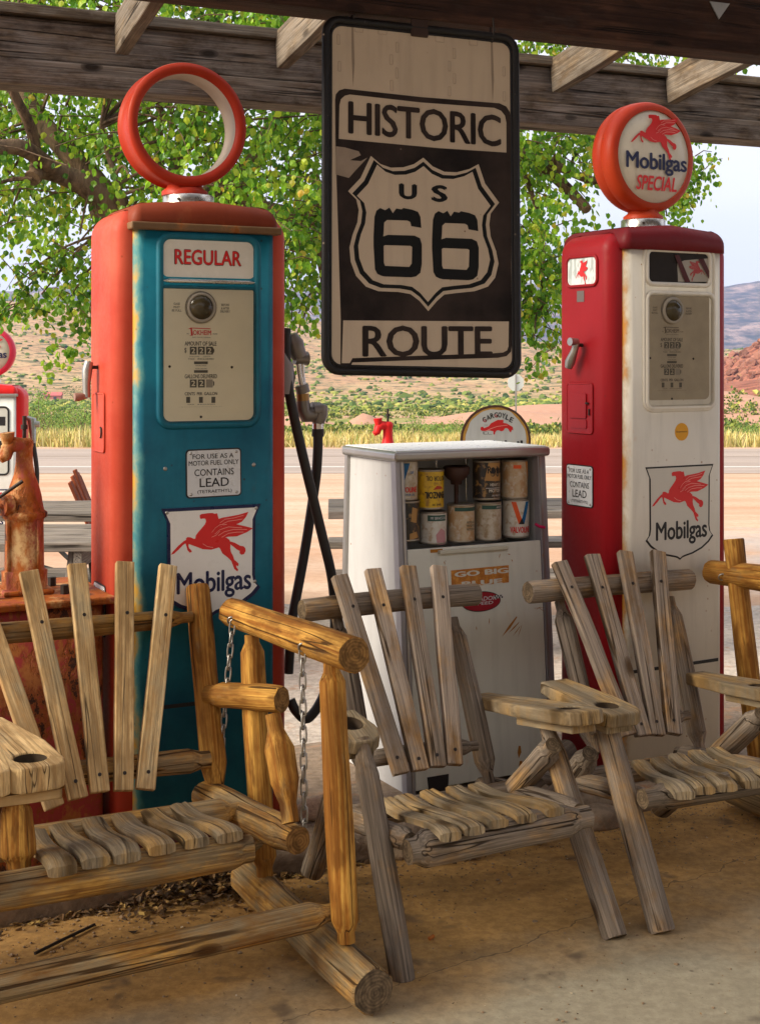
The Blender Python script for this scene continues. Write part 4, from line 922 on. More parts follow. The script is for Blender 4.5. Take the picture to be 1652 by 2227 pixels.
def wt(b, s_, x0, z0, x1, z1, rad, m, bold=.03, rot=0, off=.0011): text(b, s_, x0, z0, x1, z1, off, m, bold, fn=lambda x, z, y: wrap(rad)(x, z, y), rot=rot)
def vlogo(b, h, rd, dx=-.008, word=True):
    wq(b, [(-.038+dx, h*.93), (-.020+dx, h*.93), (.004+dx, h*.42), (-.010+dx, h*.36)], rd, ORG); wq(b, [(.020+dx, h*.93), (.038+dx, h*.93), (.012+dx, h*.36), (.0+dx, h*.42)], rd, BLU, .0009)
    wq(b, [(-.010+dx, h*.36), (.012+dx, h*.36), (.002+dx, h*.52)], rd, INK, .0012)
    if word: wt(b, 'VALVOLINE', -.042+dx, h*.14, .042+dx, h*.30, rd, REDINK, .04)
can(535, 985, .145, CBLK, 'dark brown and black oil can at the bottom of the shelf beside its corner post', lambda b, h, rd: (wq(b, [(-.005, h*.5), (.02, h*.45), (.025, h*.8), (.0, h*.85)], rd, GOLD), wq(b, [(-.01, h*.05), (.03, h*.1), (.02, h*.25), (-.01, h*.2)], rd, GOLD)))
can(730, 1062, .118, CWHT, 'short white oil can with a green band and a pink smudge under the yellow can', lambda b, h, rd: (wq(b, [(-.045, h*.72), (.03, h*.72), (.03, h*.9), (-.045, h*.9)], rd, GRN), wt(b, 'MY SERVICE DA', -.034, h*.77, .026, h*.85, rd, CHK, .02), wq(b, [(-.01, 0), (.03, 0), (.025, h*.4), (.005, h*.5), (-.015, h*.3)], rd, plain('pink_smudge', (.50, .25, .26), .6))))
can(930, 1008, .140, CTAN, 'stained cream oil can with a dark green band below the rubber plunger', lambda b, h, rd: (wq(b, [(-.05, h*.82), (.05, h*.82), (.05, h*.92), (-.05, h*.92)], rd, GRN), [wt(b, 'MOTOR OIL', -.005, h*(.5-.09*k), .035, h*(.56-.09*k), rd, GRN, .01) for k in range(3)]))
can(1122, 993, .143, CRINK, 'crinkled cream oil can with a green top band below the black and gold can', lambda b, h, rd: (wq(b, [(-.05, h*.82), (.05, h*.82), (.05, h*.92), (-.05, h*.92)], rd, GRN), wt(b, 'ANYTIME', .005, h*.84, .045, h*.9, rd, CHK, .02)))
can(1322, 970, .146, CWHT, 'white oil can with a big orange and blue letter V', lambda b, h, rd: vlogo(b, h, rd))
can(522, 690, .145, CRINK, 'white oil can with a blue stripe and red letters at the top of the shelf', lambda b, h, rd: (wq(b, [(-.035, h*.92), (-.002, h*.92), (-.022, h*.5), (-.035, h*.5)], rd, BLU), wt(b, 'VALVOLINE', -.06, h*.2, .028, h*.34, rd, REDINK, .04), wt(b, 'MOTOR OIL', -.03, h*.12, .018, h*.17, rd, BLU, .02), wt(b, 'DEF', -.002, h*.66, .014, h*.72, rd, BLU, .02)))
can(710, 760, .144, CYEL, 'bright yellow oil can standing upside down with inverted black lettering', lambda b, h, rd: (wt(b, 'MOTOR OIL', -.040, h*.72, .042, h*.84, rd, INK, .02, 1), wt(b, 'PENNZOIL', -.045, h*.28, .045, h*.45, rd, INK, .05, 1), wq(b, [(-.015, h*.5), (.03, h*.52), (.018, h*.58), (.0, h*.6)], rd, plain('can_red', (.4, .05, .02), .5)), wt(b, 'SAE 30', -.018, h*.1, .016, h*.15, rd, INK, .02, 1)))
can(1112, 695, .146, CBLK, 'black and gold oil can with white heavy duty motor oil lettering', lambda b, h, rd: (wq(b, [(-.035, h*.5), (.046, h*.47), (.046, h*.93), (-.02, h*.95)], rd, GOLD), wt(b, 'RayLube', -.024, h*.62, .062, h*.86, rd, INK, .03), wq(b, [(-.03, h*.30), (.05, h*.30), (.05, h*.315), (-.03, h*.315)], rd, CHK, .001), wt(b, 'HEAVY DUTY', -.014, h*.355, .055, h*.43, rd, CWHT, .03), wt(b, 'MOTOR OIL', -.018, h*.2, .06, h*.285, rd, CWHT, .04), wt(b, 'OILS FOR POWER', -.008, h*.1, .045, h*.14, rd, CHK, .02)))
can(1312, 690, .146, CTAN, 'peeled tan oil can with a faded orange stripe above the letter V can', lambda b, h, rd: (wq(b, [(-.033, h*.78), (-.003, h*.78), (-.003, h*.87), (-.033, h*.87)], rd, ORG), wq(b, [(.016, h*.95), (.036, h*.95), (.045, h*.55), (.036, h*.5)], rd, plain('faded_orange', (.5, .22, .06), .5))))
u = fp(FC, *Z6(898, 1000), YT+.10); zb = fp(FC, *Z6(898, 1000), YT+.06).z; z1_ = fp(FC, *Z6(898, 862), YT+.06).z; z2_ = fp(FC, *Z6(898, 728), YT+.06).z
b = MB(); b.lathe([(.008, 0), (.008, z1_-zb), (.020, z1_-zb+.001), (.022, z1_-zb+.014), (.034, z1_-zb+.022), (.048, z1_-zb+.04), (.050, z2_-zb-.006), (.044, z2_-zb), (.03, z2_-zb-.015), (.0001, z2_-zb-.03)], 28, plain('brown_rubber', (.06, .028, .02), .6))
tag(b.build('plunger', None, FC @ M.Translation((u.x, YT+.10, zb-.006))), 'brown rubber plunger standing cup upward between the oil cans', 'plunger')
for xx in (765, 975):
    b = MB(); a = fp(FC, *Z6(xx, 1000), YT+.16); b.tube([(a.x, YT+.16, ZD+.0), (a.x-.006, YT+.16, ZT-.002)], .004, CHROME, 8); b.build('hanging_rod', cab, FC)

# ------------------------------------------------------------ the hanging highway sign
TL, TR_, BL = at(709, 40, 3.98), at(1119, 84, 4.175), at(729, 806, 3.92)
xa = (TR_-TL).normalized(); za = (TL-BL); za = (za-xa*za.dot(xa)).normalized(); ya = za.cross(xa)
FS = M((xa, ya, za)).transposed().to_4x4(); FS.translation = TL
SW, SH = (TR_-TL).length, (TL-BL).length
sg = thing('highway_sign', 'tall black and white historic route 66 highway sign hanging from the dark beam', 'sign', FS)
s2 = lambda x, y: fp(FS, *ZS(x, y), 0.)
SIGNW = paint('sign_cream', (.48, .385, .29), .04, (.43, .345, .255), .6, (.12, .06, .03)); SIGNK = paint('sign_brown_black', (.008, .005, .0045), .02, (.050, .033, .027), .55, (.2, .16, .12), 1., .15); SIGNB = plain('sign_shield_black', (.006, .006, .006), .6, 0, .1, .15)
FRM = paint('sign_frame_black', (.010, .009, .009), .14, (.014, .012, .012), .3, (.32, .25, .18))
b = MB(); b.prism(rrect(.004, -SH+.004, SW-.004, -.004, .03), -.002, .004, SIGNW)
def SP(pts, m, y): b.prism([(s2(*p).x, s2(*p).z) for p in pts], y, None, m)
# raised black panels
SP([(120,820),(118,560),(122,530),(140,508),(172,498),(600,545),(1040,580),(1078,598),(1098,630),(1104,680),(1105,1500),(1110,1935),(1105,1975),(1080,2000),(1030,2010),(600,2022),(215,2036),(205,2058),(148,2060),(150,1800),(135,1300)], SIGNK, -.0026)
SP([(138,780),(142,590),(150,558),(172,538),(200,531),(600,576),(1010,606),(1048,622),(1070,650),(1078,690),(1078,857),(700,832)], SIGNW, -.0030)
SP([(163,1800),(1092,1806),(1090,1945),(1082,1968),(1060,1980),(1000,1985),(600,1998),(215,2012),(200,2040),(155,2040)], SIGNW, -.0030)
# scraped patch
SP([(122,822),(172,828),(250,850),(262,872),(200,900),(262,905),(300,885),(230,960),(195,1000),(122,980)], plain('sign_scrape', (.26, .20, .15), .6, 0, .3), -.0029)
OUT = [(318,876),(372,922),(430,942),(500,940),(560,922),(612,886),(665,935),(730,965),(800,968),(870,950),(922,922),(958,1030),(1037,1138),(990,1200),(982,1260),(990,1330),(1020,1410),(1034,1480),(1015,1560),(975,1610),(900,1636),(800,1646),(730,1655),(690,1690),(640,1748),(590,1690),(540,1652),(470,1640),(360,1636),(290,1610),(235,1550),(205,1470),(198,1390),(215,1320),(242,1250),(250,1180),(236,1120),(190,1074),(260,1000)]
def shr(pts, k, cx=618, cy=1300): return [(cx+(p[0]-cx)*k, cy+(p[1]-cy)*k) for p in pts]
SP(OUT, SIGNW, -.0033); SP(shr(OUT, .945), SIGNB, -.0037); SP(shr(OUT, .885), SIGNW, -.0041)
def ST(s_, X0, Y0, X1, Y1, m, bold, sp=1.):
    a, c = s2(X0, Y1), s2(X1, Y0); vs, fs = glyphs(s_, bold, sp); text(b, s_, a.x, a.z, c.x, c.z, -.0046, m, bold, 0, sp)
def ST4(s_, p00, p10, p01, m, bold, sp=1.):
    'lettering with its own slant: bottom left, bottom right, top left in drawing coordinates'
    A, B_, C_ = s2(*p00), s2(*p10), s2(*p01); dx = B_-A; dz = C_-A
    text(b, s_, 0, 0, 1, 1, -.0046, m, bold, 0, sp, fn=lambda x, z, y: (A.x+dx.x*x+dz.x*z, y, A.z+dx.z*x+dz.z*z))
ST4('HISTORIC', (190,752), (1048,828), (190,566), SIGNK, .02, .94)
ST4('ROUTE', (270,2006), (1000,2004), (270,1828), SIGNK, .02, .96)
def glyph6(x0, y0, x1, y1, tilt):
    'a blocky painted 6: outer body minus counter, built from rounded slabs'
    w, h = x1-x0, y1-y0
    P = lambda a, c: (x0+a*w, y0+c*h+tilt*(a-.5))
    def poly(pts): SP([P(*p) for p in pts], SIGNB, -.0046)
    poly([(.02,.14),(.06,.05),(.14,.01),(.24,.04),(.33,0),(.40,.08),(.47,.01),(.58,.02),(.62,.0),(.80,.02),(.92,.05),(.97,.12),(.99,.28),(.78,.26),(.76,.20),(.70,.18),(.28,.18),(.22,.22),(.21,.36),(.20,.42),(0,.42)])
    poly([(0,.42),(.20,.42),(.30,.395),(.85,.395),(.96,.43),(1.,.52),(.80,.56),(.76,.545),(.24,.545),(.21,.56),(0,.56)])
    poly([(0,.56),(.21,.56),(.215,.80),(.24,.845),(.235,1.),(.16,.99),(.08,.965),(.03,.90)])
    poly([(.80,.56),(1.,.52),(1.,.80),(.97,.93),(.88,.985),(.78,1.),(.74,.85),(.79,.80)])
    poly([(.24,.845),(.74,.85),(.78,1.),(.235,1.)])
glyph6(332, 1168, 603, 1556, 8); glyph6(660, 1186, 922, 1572, 10)
ST4('U', (474,1118), (576,1124), (474,1030), SIGNB, .05); ST4('S', (656,1134), (748,1138), (656,1038), SIGNB, .05)
# embossed reflector slots in the blank top, bolts, hanging holes
SLOT = plain('sign_slot_edge', (.36, .29, .22), .6)
for X0, Y0, w_, h_ in ((230,150,45,28),(360,162,48,28),(682,208,46,26),(872,228,44,24),(460,238,14,55),(425,308,16,54),(458,382,14,56),(428,452,16,56),(780,272,14,56),(752,345,14,54),(780,415,14,54),(752,488,14,50),(130,195,14,54),(136,346,14,54),(1058,376,14,50),(1060,516,14,50)):
    a, c = s2(X0, Y0+h_), s2(X0+w_, Y0); b.tube([(p[0], -.0018, p[1]) for p in rrect(a.x, a.z, c.x, c.z, .001, 1)], .0013, SLOT, 5, True)
a, c = s2(540, 205), s2(636, 108); b.bx(a.x, c.x, -.012, -.002, a.z, c.z, plain('rust_brown_clip', (.035, .018, .013), .7), .004)
for X0, Y0 in ((185,98),(485,140),(768,174),(1108,293),(1118,842),(1124,1430),(1136,1990)): p = s2(X0, Y0); screwhead(b, p.x, -.002, p.z, SCREW, .005)
for X0, Y0 in ((215,128),(996,228)):
    p = s2(X0, Y0); b.prism(circ(p.x, p.z, .007, 14), -.0028, None, BLACK)
    b.prism([(p.x-.003, p.z), (p.x+.003, p.z), (p.x+.007, p.z-.12), (p.x+.002, p.z-.19), (p.x-.002, p.z-.10)], -.0023, None, plain('rust_drip', (.24, .185, .135), .6))
b.build('sign_face', sg, FS)
b = MB(); b.tube([(p[0], 0, p[1]) for p in rrect(.0, -SH, SW, 0, .042, 6)], .0125, FRM, 12, True); b.tube([(p[0], .0, p[1]) for p in rrect(.014, -SH+.014, SW-.014, -.014, .034, 6)], .005, FRM, 8, True)
b.build('sign_frame', sg, FS)
for X0, Y0 in ((215,128),(996,228)):
    p = s2(X0, Y0); b = MB(); b.tube([(p.x, -.006, p.z), (p.x, .006, p.z+.005), (p.x+.002, .01, p.z+.04), (p.x+.002, .012, p.z+.09)], .0035, SCREW, 6); b.tube([(p.x, -.006, p.z), (p.x+.004, -.012, p.z+.03), (p.x+.006, .0, p.z+.07)], .0035, SCREW, 6); b.build('wire_hook', sg, FS)

# ------------------------------------------------------------ porch timbers
PB = R(23.3); rb = V((math.cos(PB), math.sin(PB), 0)); db = V((-math.sin(PB), math.cos(PB), 0))
def TB(z0): return M.Translation((0, z0, 0)) @ M.Rotation(PB, 4, 'Z')       # x along the beam, y away, z up; origin where it crosses X=0
FB = TB(5.3); FH = TB(4.007)
def timber(name, fr, x0, x1, y0, y1, z0, z1, m, parent=None):
    'long timber: local z along its length so the grain follows it'
    p0 = fr @ V((x0, (y0+y1)/2, (z0+z1)/2)); p1 = fr @ V((x1, (y0+y1)/2, (z0+z1)/2))
    return board(name, p0, p1, z1-z0, y1-y0, -(fr.to_3x3() @ V((0, 1, 0))), m, parent, bev=.006, nz=.003)
bt = thing('porch_beam', 'long weathered double timber beam crossing behind the gas pump globes', 'beam', FB)
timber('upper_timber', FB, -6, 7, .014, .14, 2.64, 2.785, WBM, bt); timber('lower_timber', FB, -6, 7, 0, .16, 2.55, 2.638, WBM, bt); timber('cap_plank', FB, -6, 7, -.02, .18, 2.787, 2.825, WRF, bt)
for x in (-5.2, 6.4): log('beam_post', FB @ V((x, .08, 0)), FB @ V((x, .08, 2.55)), .07, .065, WG, EG_G, bt)
hb = thing('header_beam', 'dark reddish brown header beam carrying the highway sign', 'beam', FH)
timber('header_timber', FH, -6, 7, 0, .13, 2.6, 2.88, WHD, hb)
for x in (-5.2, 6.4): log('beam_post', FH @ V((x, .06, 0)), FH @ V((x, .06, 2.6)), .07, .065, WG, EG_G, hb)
b = MB(); px = FH.inverted() @ onp(1560, 25, db, 0, V((0, 4.007, 0)))
b.prism([(px.x-.035, px.z+.03), (px.x+.045, px.z+.03), (px.x+.002, px.z-.025)], -.004, 0, STEEL); b.build('metal_bracket', hb, FH)
rx = [FB.inverted() @ at(262, 100, 4.9), FB.inverted() @ at(612, 100, 5.14), FB.inverted() @ at(1205, 100, 5.61), FB.inverted() @ at(1455, 100, 5.83)]
xs = [rx[0].x-.6, rx[0].x, rx[1].x, (rx[1].x+rx[2].x)/2, rx[2].x, rx[3].x, rx[3].x+.6]
rl = ['weathered rafter outside the row above the rusty hand pump', 'weathered rafter above the empty orange globe ring', 'weathered rafter meeting the beam just beside the highway sign top', 'weathered rafter hidden mostly behind the highway sign', 'weathered rafter between the highway sign and the round globe', 'weathered rafter above the round winged horse globe', 'weathered rafter beyond the round globe at the end of the row']
for x, lb in zip(xs, rl):
    p0 = FB @ V((x, -.005, 2.745)); p1 = FB @ V((x+.02, -1.5, 2.965))
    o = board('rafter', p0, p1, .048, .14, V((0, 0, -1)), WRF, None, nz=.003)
    tag(o, lb, 'rafter', 'rafters between the porch beams')
b = MB()
RFB = M.Translation((0, 0, 0))
z0r, z1r = 2.97, 3.25
q = [FH @ V((-6, -.05, z0r)), FH @ V((7, -.05, z0r)), FH @ V((7, -2.2, z1r)), FH @ V((-6, -2.2, z1r))]
b.add(q+[p+V((0, 0, .04)) for p in q], [(0, 1, 2, 3), (7, 6, 5, 4), (0, 4, 5, 1), (1, 5, 6, 2), (2, 6, 7, 3), (3, 7, 4, 0)], plain('porch_roof_boards', (.16, .10, .07), .8)); o = b.build('porch_roof'); tag(o, 'unseen plank porch roof behind the dark header beam, shortened to admit skylight', 'roof')  # roof out of view, its depth cut short so skylight reaches the chairs

b = MB(); b.bx(-8, 9, -5.4, -5.2, 0, 3.4, plain('unseen_wall_boards', (.56, .48, .39), .8), 0, 1, FH); tag(b.build('unseen_store_wall'), 'unseen store wall added behind the viewer to cut and bounce light', 'wall')  # unseen wall added to cut front light, pale so it bounces soft fill

# ------------------------------------------------------------ rustic log seats
N_OUT = None
def back_plane(v, z, lean):
    n = d_*.55 - UP*lean; return n.normalized(), (v*.55 - z*lean)/n.length
def seat_slat(name, pf, pr_, w, t, m, parent, wf=None):
    'contoured seat slat from the front edge pf to the rear end pr_'
    y = (pr_-pf); L_ = y.length; y.normalize(); x = y.cross(UP).normalized(); z = x.cross(y)
    X = M((x, z*-1, y)).transposed().to_4x4(); X.translation = pf       # local z along the slat, local -y up
    am = rnd.uniform(.5, 1.); pr = [(0, -.015), (.03, -.006), (.10, .001), (.24, .003), (.38, -.001), (.54, -.008), (.70, -.012), (.84, -.008), (.94, .001), (1., .006)]; pr = [(a_, h_*am) for a_, h_ in pr]
    sd_ = rnd.uniform(0, 60); vs = []; fs = []; nw = 5
    for (s_, h) in pr:
        ww = (w+( (wf or w)-w)*(1-s_))
        for j in range(nw+1):
            a = j/nw-.5; e = .004 if j in (0, nw) else 0
            vs.append((a*ww+.003*NZ.noise(V((sd_, s_*5, j*.2))), -(h*.9-e+.003*NZ.noise(V((sd_, s_*3, j*1.1)))), s_*L_))
        for j in range(nw, -1, -1):
            a = j/nw-.5; e = .004 if j in (0, nw) else 0
            vs.append((a*ww, -(h*.9-t+e), s_*L_))
    k = 2*(nw+1)
    for i in range(len(pr)-1):
        for j in range(k): fs.append((i*k+j, i*k+(j+1) % k, (i+1)*k+(j+1) % k, (i+1)*k+j))
    fs += [tuple(range(k))[::-1], tuple(range((len(pr)-1)*k, len(pr)*k))]
    b = MB(); b.add(vs, fs, m, False)
    for p in b.f[:0]: pass
    return b.build(name, parent, X)
def arm_board(name, pr_, pf, w, t, m, parent, hole=None, nose=.03, wr=None, hw=.036):
    'armrest plank lying flat, with a cup hole near the front'
    z = (pf-pr_); L_ = z.length; z.normalize(); x = z.cross(UP).normalized(); y = z.cross(x)     # y points down
    X = M((x, y, z)).transposed().to_4x4(); X.translation = pr_; wr = wr or w
    out = [(-wr/2, 0), (wr/2, 0)]; n = 8
    out += [(w/2, L_*.55), (w/2, L_-nose*1.6), (w/2-nose*.35, L_-nose*.5), (w/2-nose, L_)]
    out += [(-w/2+nose, L_), (-w/2+nose*.35, L_-nose*.5), (-w/2, L_-nose*1.6), (-w/2, L_*.55)]
    q = bmesh.new(); vv = [q.verts.new((p[0], 0, p[1])) for p in out]; f = q.faces.new(vv)
    if hole:
        hz = L_-hole; ring = [q.verts.new((hw*math.cos(2*pi*k/20), 0, hz+hw*math.sin(2*pi*k/20))) for k in range(20)]
        q.faces.remove(f); oe = [q.edges.get((vv[i], vv[(i+1) % len(vv)])) or q.edges.new((vv[i], vv[(i+1) % len(vv)])) for i in range(len(vv))]
        he = [q.edges.new((ring[i], ring[(i+1) % 20])) for i in range(20)]
        bmesh.ops.triangle_fill(q, use_beauty=True, use_dissolve=False, edges=oe+he)
        for f_ in list(q.faces):
            c = f_.calc_center_median()
            if math.hypot(c.x, c.z-hz) < hw*.85: q.faces.remove(f_)
    r = bmesh.ops.extrude_face_region(q, geom=list(q.faces)); nv = [e for e in r['geom'] if isinstance(e, bmesh.types.BMVert)]
    for v in nv: v.co.y += t
    bmesh.ops.recalc_face_normals(q, faces=list(q.faces))
    se = [e for e in q.edges if len(e.link_faces) == 2 and e.calc_face_angle(0) > .8]
    bmesh.ops.bevel(q, geom=se, offset=.006, segments=2, affect='EDGES', profile=.5)
    b = MB(); b.bm(q, m, False)
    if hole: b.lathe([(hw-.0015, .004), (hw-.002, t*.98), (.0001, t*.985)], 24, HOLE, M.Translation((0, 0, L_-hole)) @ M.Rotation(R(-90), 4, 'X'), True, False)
    return b.build(name, parent, X)
HOLE = plain('cup_hole_shade', (.045, .028, .014), .8)  # dark lining paints in the shade inside the cup holes
def slat_row(parent, tops, bots, plane, w, t, m, group_screws=True):
    n, c = plane
    for (tx, ty), (bx_, by) in zip(tops, bots):
        p0, p1 = onp(bx_, by, n, c), onp(tx, ty, n, c)
        board('back_slat', p0, p1, w, t, -n, m, parent, bev=.004, screws=[(rnd.uniform(-.006, .006), rnd.uniform(.05, .075)), (rnd.uniform(-.006, .006), rnd.uniform(.80, .84))], sm=SCREW)

def chair(label, u0, u1, dd):
    base = W3((u0+u1)/2, .45, 0)
    t = thing('log_chair', label, 'chair', frame(base, None, PSI), 'log chairs beside the gas pumps')
    n, c = dd['plane']; c2 = c+.052
    slat_row(t, dd['tops'], dd['bots'], dd['plane'], dd.get('sw', .052), .026, WGB)
    a, e = dd['rail']; log('top_rail', onp(*a, n, c2), onp(*e, n, c2), .037, .036, WG, EG_G, t, bow=.006)
    for (a, e) in dd['posts']: log('back_post', onp(*e, n, c2+.052), onp(*a, n, c2+.052), .034, .031, WG, EG_G, t, .07, .07, .55)
    a, e = dd['lrail']; log('lower_back_rail', onp(*a, n, c2-.006), onp(*e, n, c2-.006), .026, .026, WG, EG_G, t, .05, .05)
    for (pf, pr_) in dd['seat']: seat_slat('seat_slat', pf, pr_, .053, .022, WSL, t, .060)
    for nm, p0, p1, r0, r1, t0, t1 in dd['logs']: log(nm, p0, p1, r0, r1, WG, EG_G, t, t0, t1, .68)
    for pr_, pf, w, hole, wr in dd['arms']:
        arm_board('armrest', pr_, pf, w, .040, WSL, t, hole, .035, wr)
        dv = (pf-pr_).normalized(); board('arm_cleat', pr_+dv*((pf-pr_).length*.48)-UP*.054, pf-dv*.03-UP*.054, w*.62, .024, UP, WSL, t)
    return t
def seatpts(front, rear, zf, zr): return [(pz(*a, zf), pz(*e, zr)) for a, e in zip(front, rear)]
# middle chair
u0, u1 = .165, .80
cp = back_plane(.56, .375, .33)
mid = dict(plane=cp, tops=[(738,1252),(810,1238),(886,1232),(953,1232)], bots=[(873,1684),(914,1676),(951,1669),(987,1664)], rail=((656,1328),(1037,1292)),
    posts=[((733,1345),(797,1700)), ((984,1345),(1064,1706))], lrail=((782,1655),(1036,1622)),
    seat=seatpts([(979,1801),(1031,1791),(1083,1777),(1144,1764),(1206,1750)], [(838,1738),(876,1729),(930,1719),(986,1711),(1034,1705)], .40, .345),
    logs=[('front_leg', pu(877,2137,u0), pu(784,1605,u0), .034, .033, 0, .10), ('front_leg', pu(1338,2040,u1), pu(1180,1555,u1), .037, .033, 0, .12),
          ('rear_leg', W3(u0+.05, .84, .036), pu(735,1700,u0+.05), .036, .036, 0, .04), ('rear_leg', W3(u1-.05, .84, .036), W3(u1-.05, .33, .48), .036, .036, 0, .04),
          ('front_rail', W3(u0+.0, .12, .332), W3(u1-.075, .12, .342), .047, .043, .05, .08), ('rear_rail', W3(u0, .56, .285), W3(u1, .56, .285), .034, .032, .06, .06),
          ('side_rail', W3(u0+.05, .2, .33), W3(u0+.05, .74, .255), .030, .032, .04, .04), ('side_rail', W3(u1-.05, .2, .33), W3(u1-.05, .74, .255), .030, .032, .04, .04)],
    arms=[(pu(1040,1508,u1), pu(1282,1546,u1-.01), .135, .105, .075), (pu(742,1545,u0), pu(795,1612,u0+.0), .13, .10, .08)])
chair('grey weathered log chair with four back slats directly in front of the white cabinet', u0, u1, mid)
# right chair
u0, u1 = .94, 1.58
cp = back_plane(.58, .375, .33)
rgt = dict(plane=cp, tops=[(1216,1222),(1286,1207),(1358,1200),(1428,1200)], bots=[(1366,1600),(1398,1601),(1429,1600),(1464,1598)], rail=((1147,1288),(1500,1259)),
    posts=[((1216,1308),(1292,1640)), ((1456,1300),(1523,1640))], lrail=((1285,1588),(1496,1556)), sw=.055,
    seat=seatpts([(1487,1712),(1532,1704),(1580,1697),(1632,1688),(1684,1678)], [(1390,1656),(1430,1649),(1470,1641),(1512,1634),(1552,1627)], .40, .345),
    logs=[('front_leg', pu(1440,2027,u0), pu(1309,1545,u0), .037, .035, 0, .06), ('front_leg', W3(u1, .075, .0), W3(u1, .40, .55), .037, .033, 0, .1),
          ('rear_leg', W3(u0+.05, .84, .036), pu(1283,1640,u0+.05), .040, .040, 0, .04), ('rear_leg', W3(u1-.05, .84, .036), W3(u1-.05, .33, .48), .036, .036, 0, .04),
          ('front_rail', pz(1396,1738,.345), pz(1396,1738,.345)+r_*.68, .040, .038, .085, .07), ('rear_rail', W3(u0, .56, .285), W3(u1, .56, .285), .034, .032, .06, .06),
          ('side_rail', W3(u0+.05, .2, .33), W3(u0+.05, .74, .255), .030, .032, .04, .04), ('side_rail', W3(u1-.05, .2, .33), W3(u1-.05, .74, .255), .030, .032, .04, .04)],
    arms=[(pu(1203,1478,u0), pu(1362,1552,u0), .15, .095, .10), (pu(1508,1461,u1), pu(1700,1498,u1), .13, .10, .075)])
chair('grey brown log chair with knotted slats in front of the crimson gas pump', u0, u1, rgt)

# ------------------------------------------------------------ swing: stand
UL = -1.62
def stand(name, label, off=V((0, 0, 0)), sides=(0., UL), rails=True, tall=False):
    t = thing(name, label, 'swing stand', frame(O+off, None, PSI), 'log swing stands on the porch')
    S = lambda p, du: p + r_*du + off
    for du in sides:
        log('base_log', S(pu(812,2158,0.), du), S(pu(535,1903,0.), du), .057, .052, WHG, EG_G, t)
        log('front_post', S(pu(753,2050,0.), du), S(pu(720,1440,0.), du), .0365, .034, WH, EG_H, t, .055, .05, .62)
        log('rear_post', S(pu(577,1905,0.), du), S(pu(548,1380,0.), du)+(UP*.17+d_*.045 if tall else V((0, 0, 0))), .0375, .036, WH, EG_H, t, .055, 0 if tall else .05, .62)
        log('top_log', S(pu(505,1333,0.), du), S(pu(770,1426,0.), du), .044, .047, WH, EG_H, t, 0, 0, .6, 18)
        for (x, y) in ((500,1348), (655,1406)):
            b = MB()
            p = S(pu(x+4, y+2, -.043), du); b.tube([p+V((.012*math.cos(a), -.012*math.sin(a)*.5, .012*math.sin(a))) for a in [k*pi/6 for k in range(12)]], .003, STEEL, 6, True); b.tube([p+V((.012, 0, 0)), p+r_*.03+V((.01, 0, .0))], .003, STEEL, 6)
            b.build('eye_bolt', t, None)
    if rails:
        p = pu(733,1982,0.) + off; v0 = (pu(733,1982,0.)-O).dot(d_)
        q = pv(0, 2146, v0-.02) + off; dirn = (q-p); dirn = dirn*((abs(UL)-.0)/abs(dirn.dot(r_)))
        log('stretcher', p+dirn, p, .040, .036, WHG, EG_G, t, .06, .075, .62)
        p = pu(577,1830,0.)+off; log('rear_stretcher', p+r_*UL+UP*.0, p, .036, .036, WHG, EG_G, t, .06, .06)
    return t
stand('swing_stand', 'honey coloured log swing stand on thick base logs holding the seat with fanned slats')
off2 = (at(1545, 1243, 5.0) - pu(505, 1333, 0.))
off2 = onp(1545, 1243, UP, (pu(505,1333,0.).z), V((0, 0, 0))) - pu(505,1333,0.); off2.z = 0
stand('swing_stand', 'log swing stand standing in front of the right end of the crimson pump', off2, (0., 1.62), False, True)

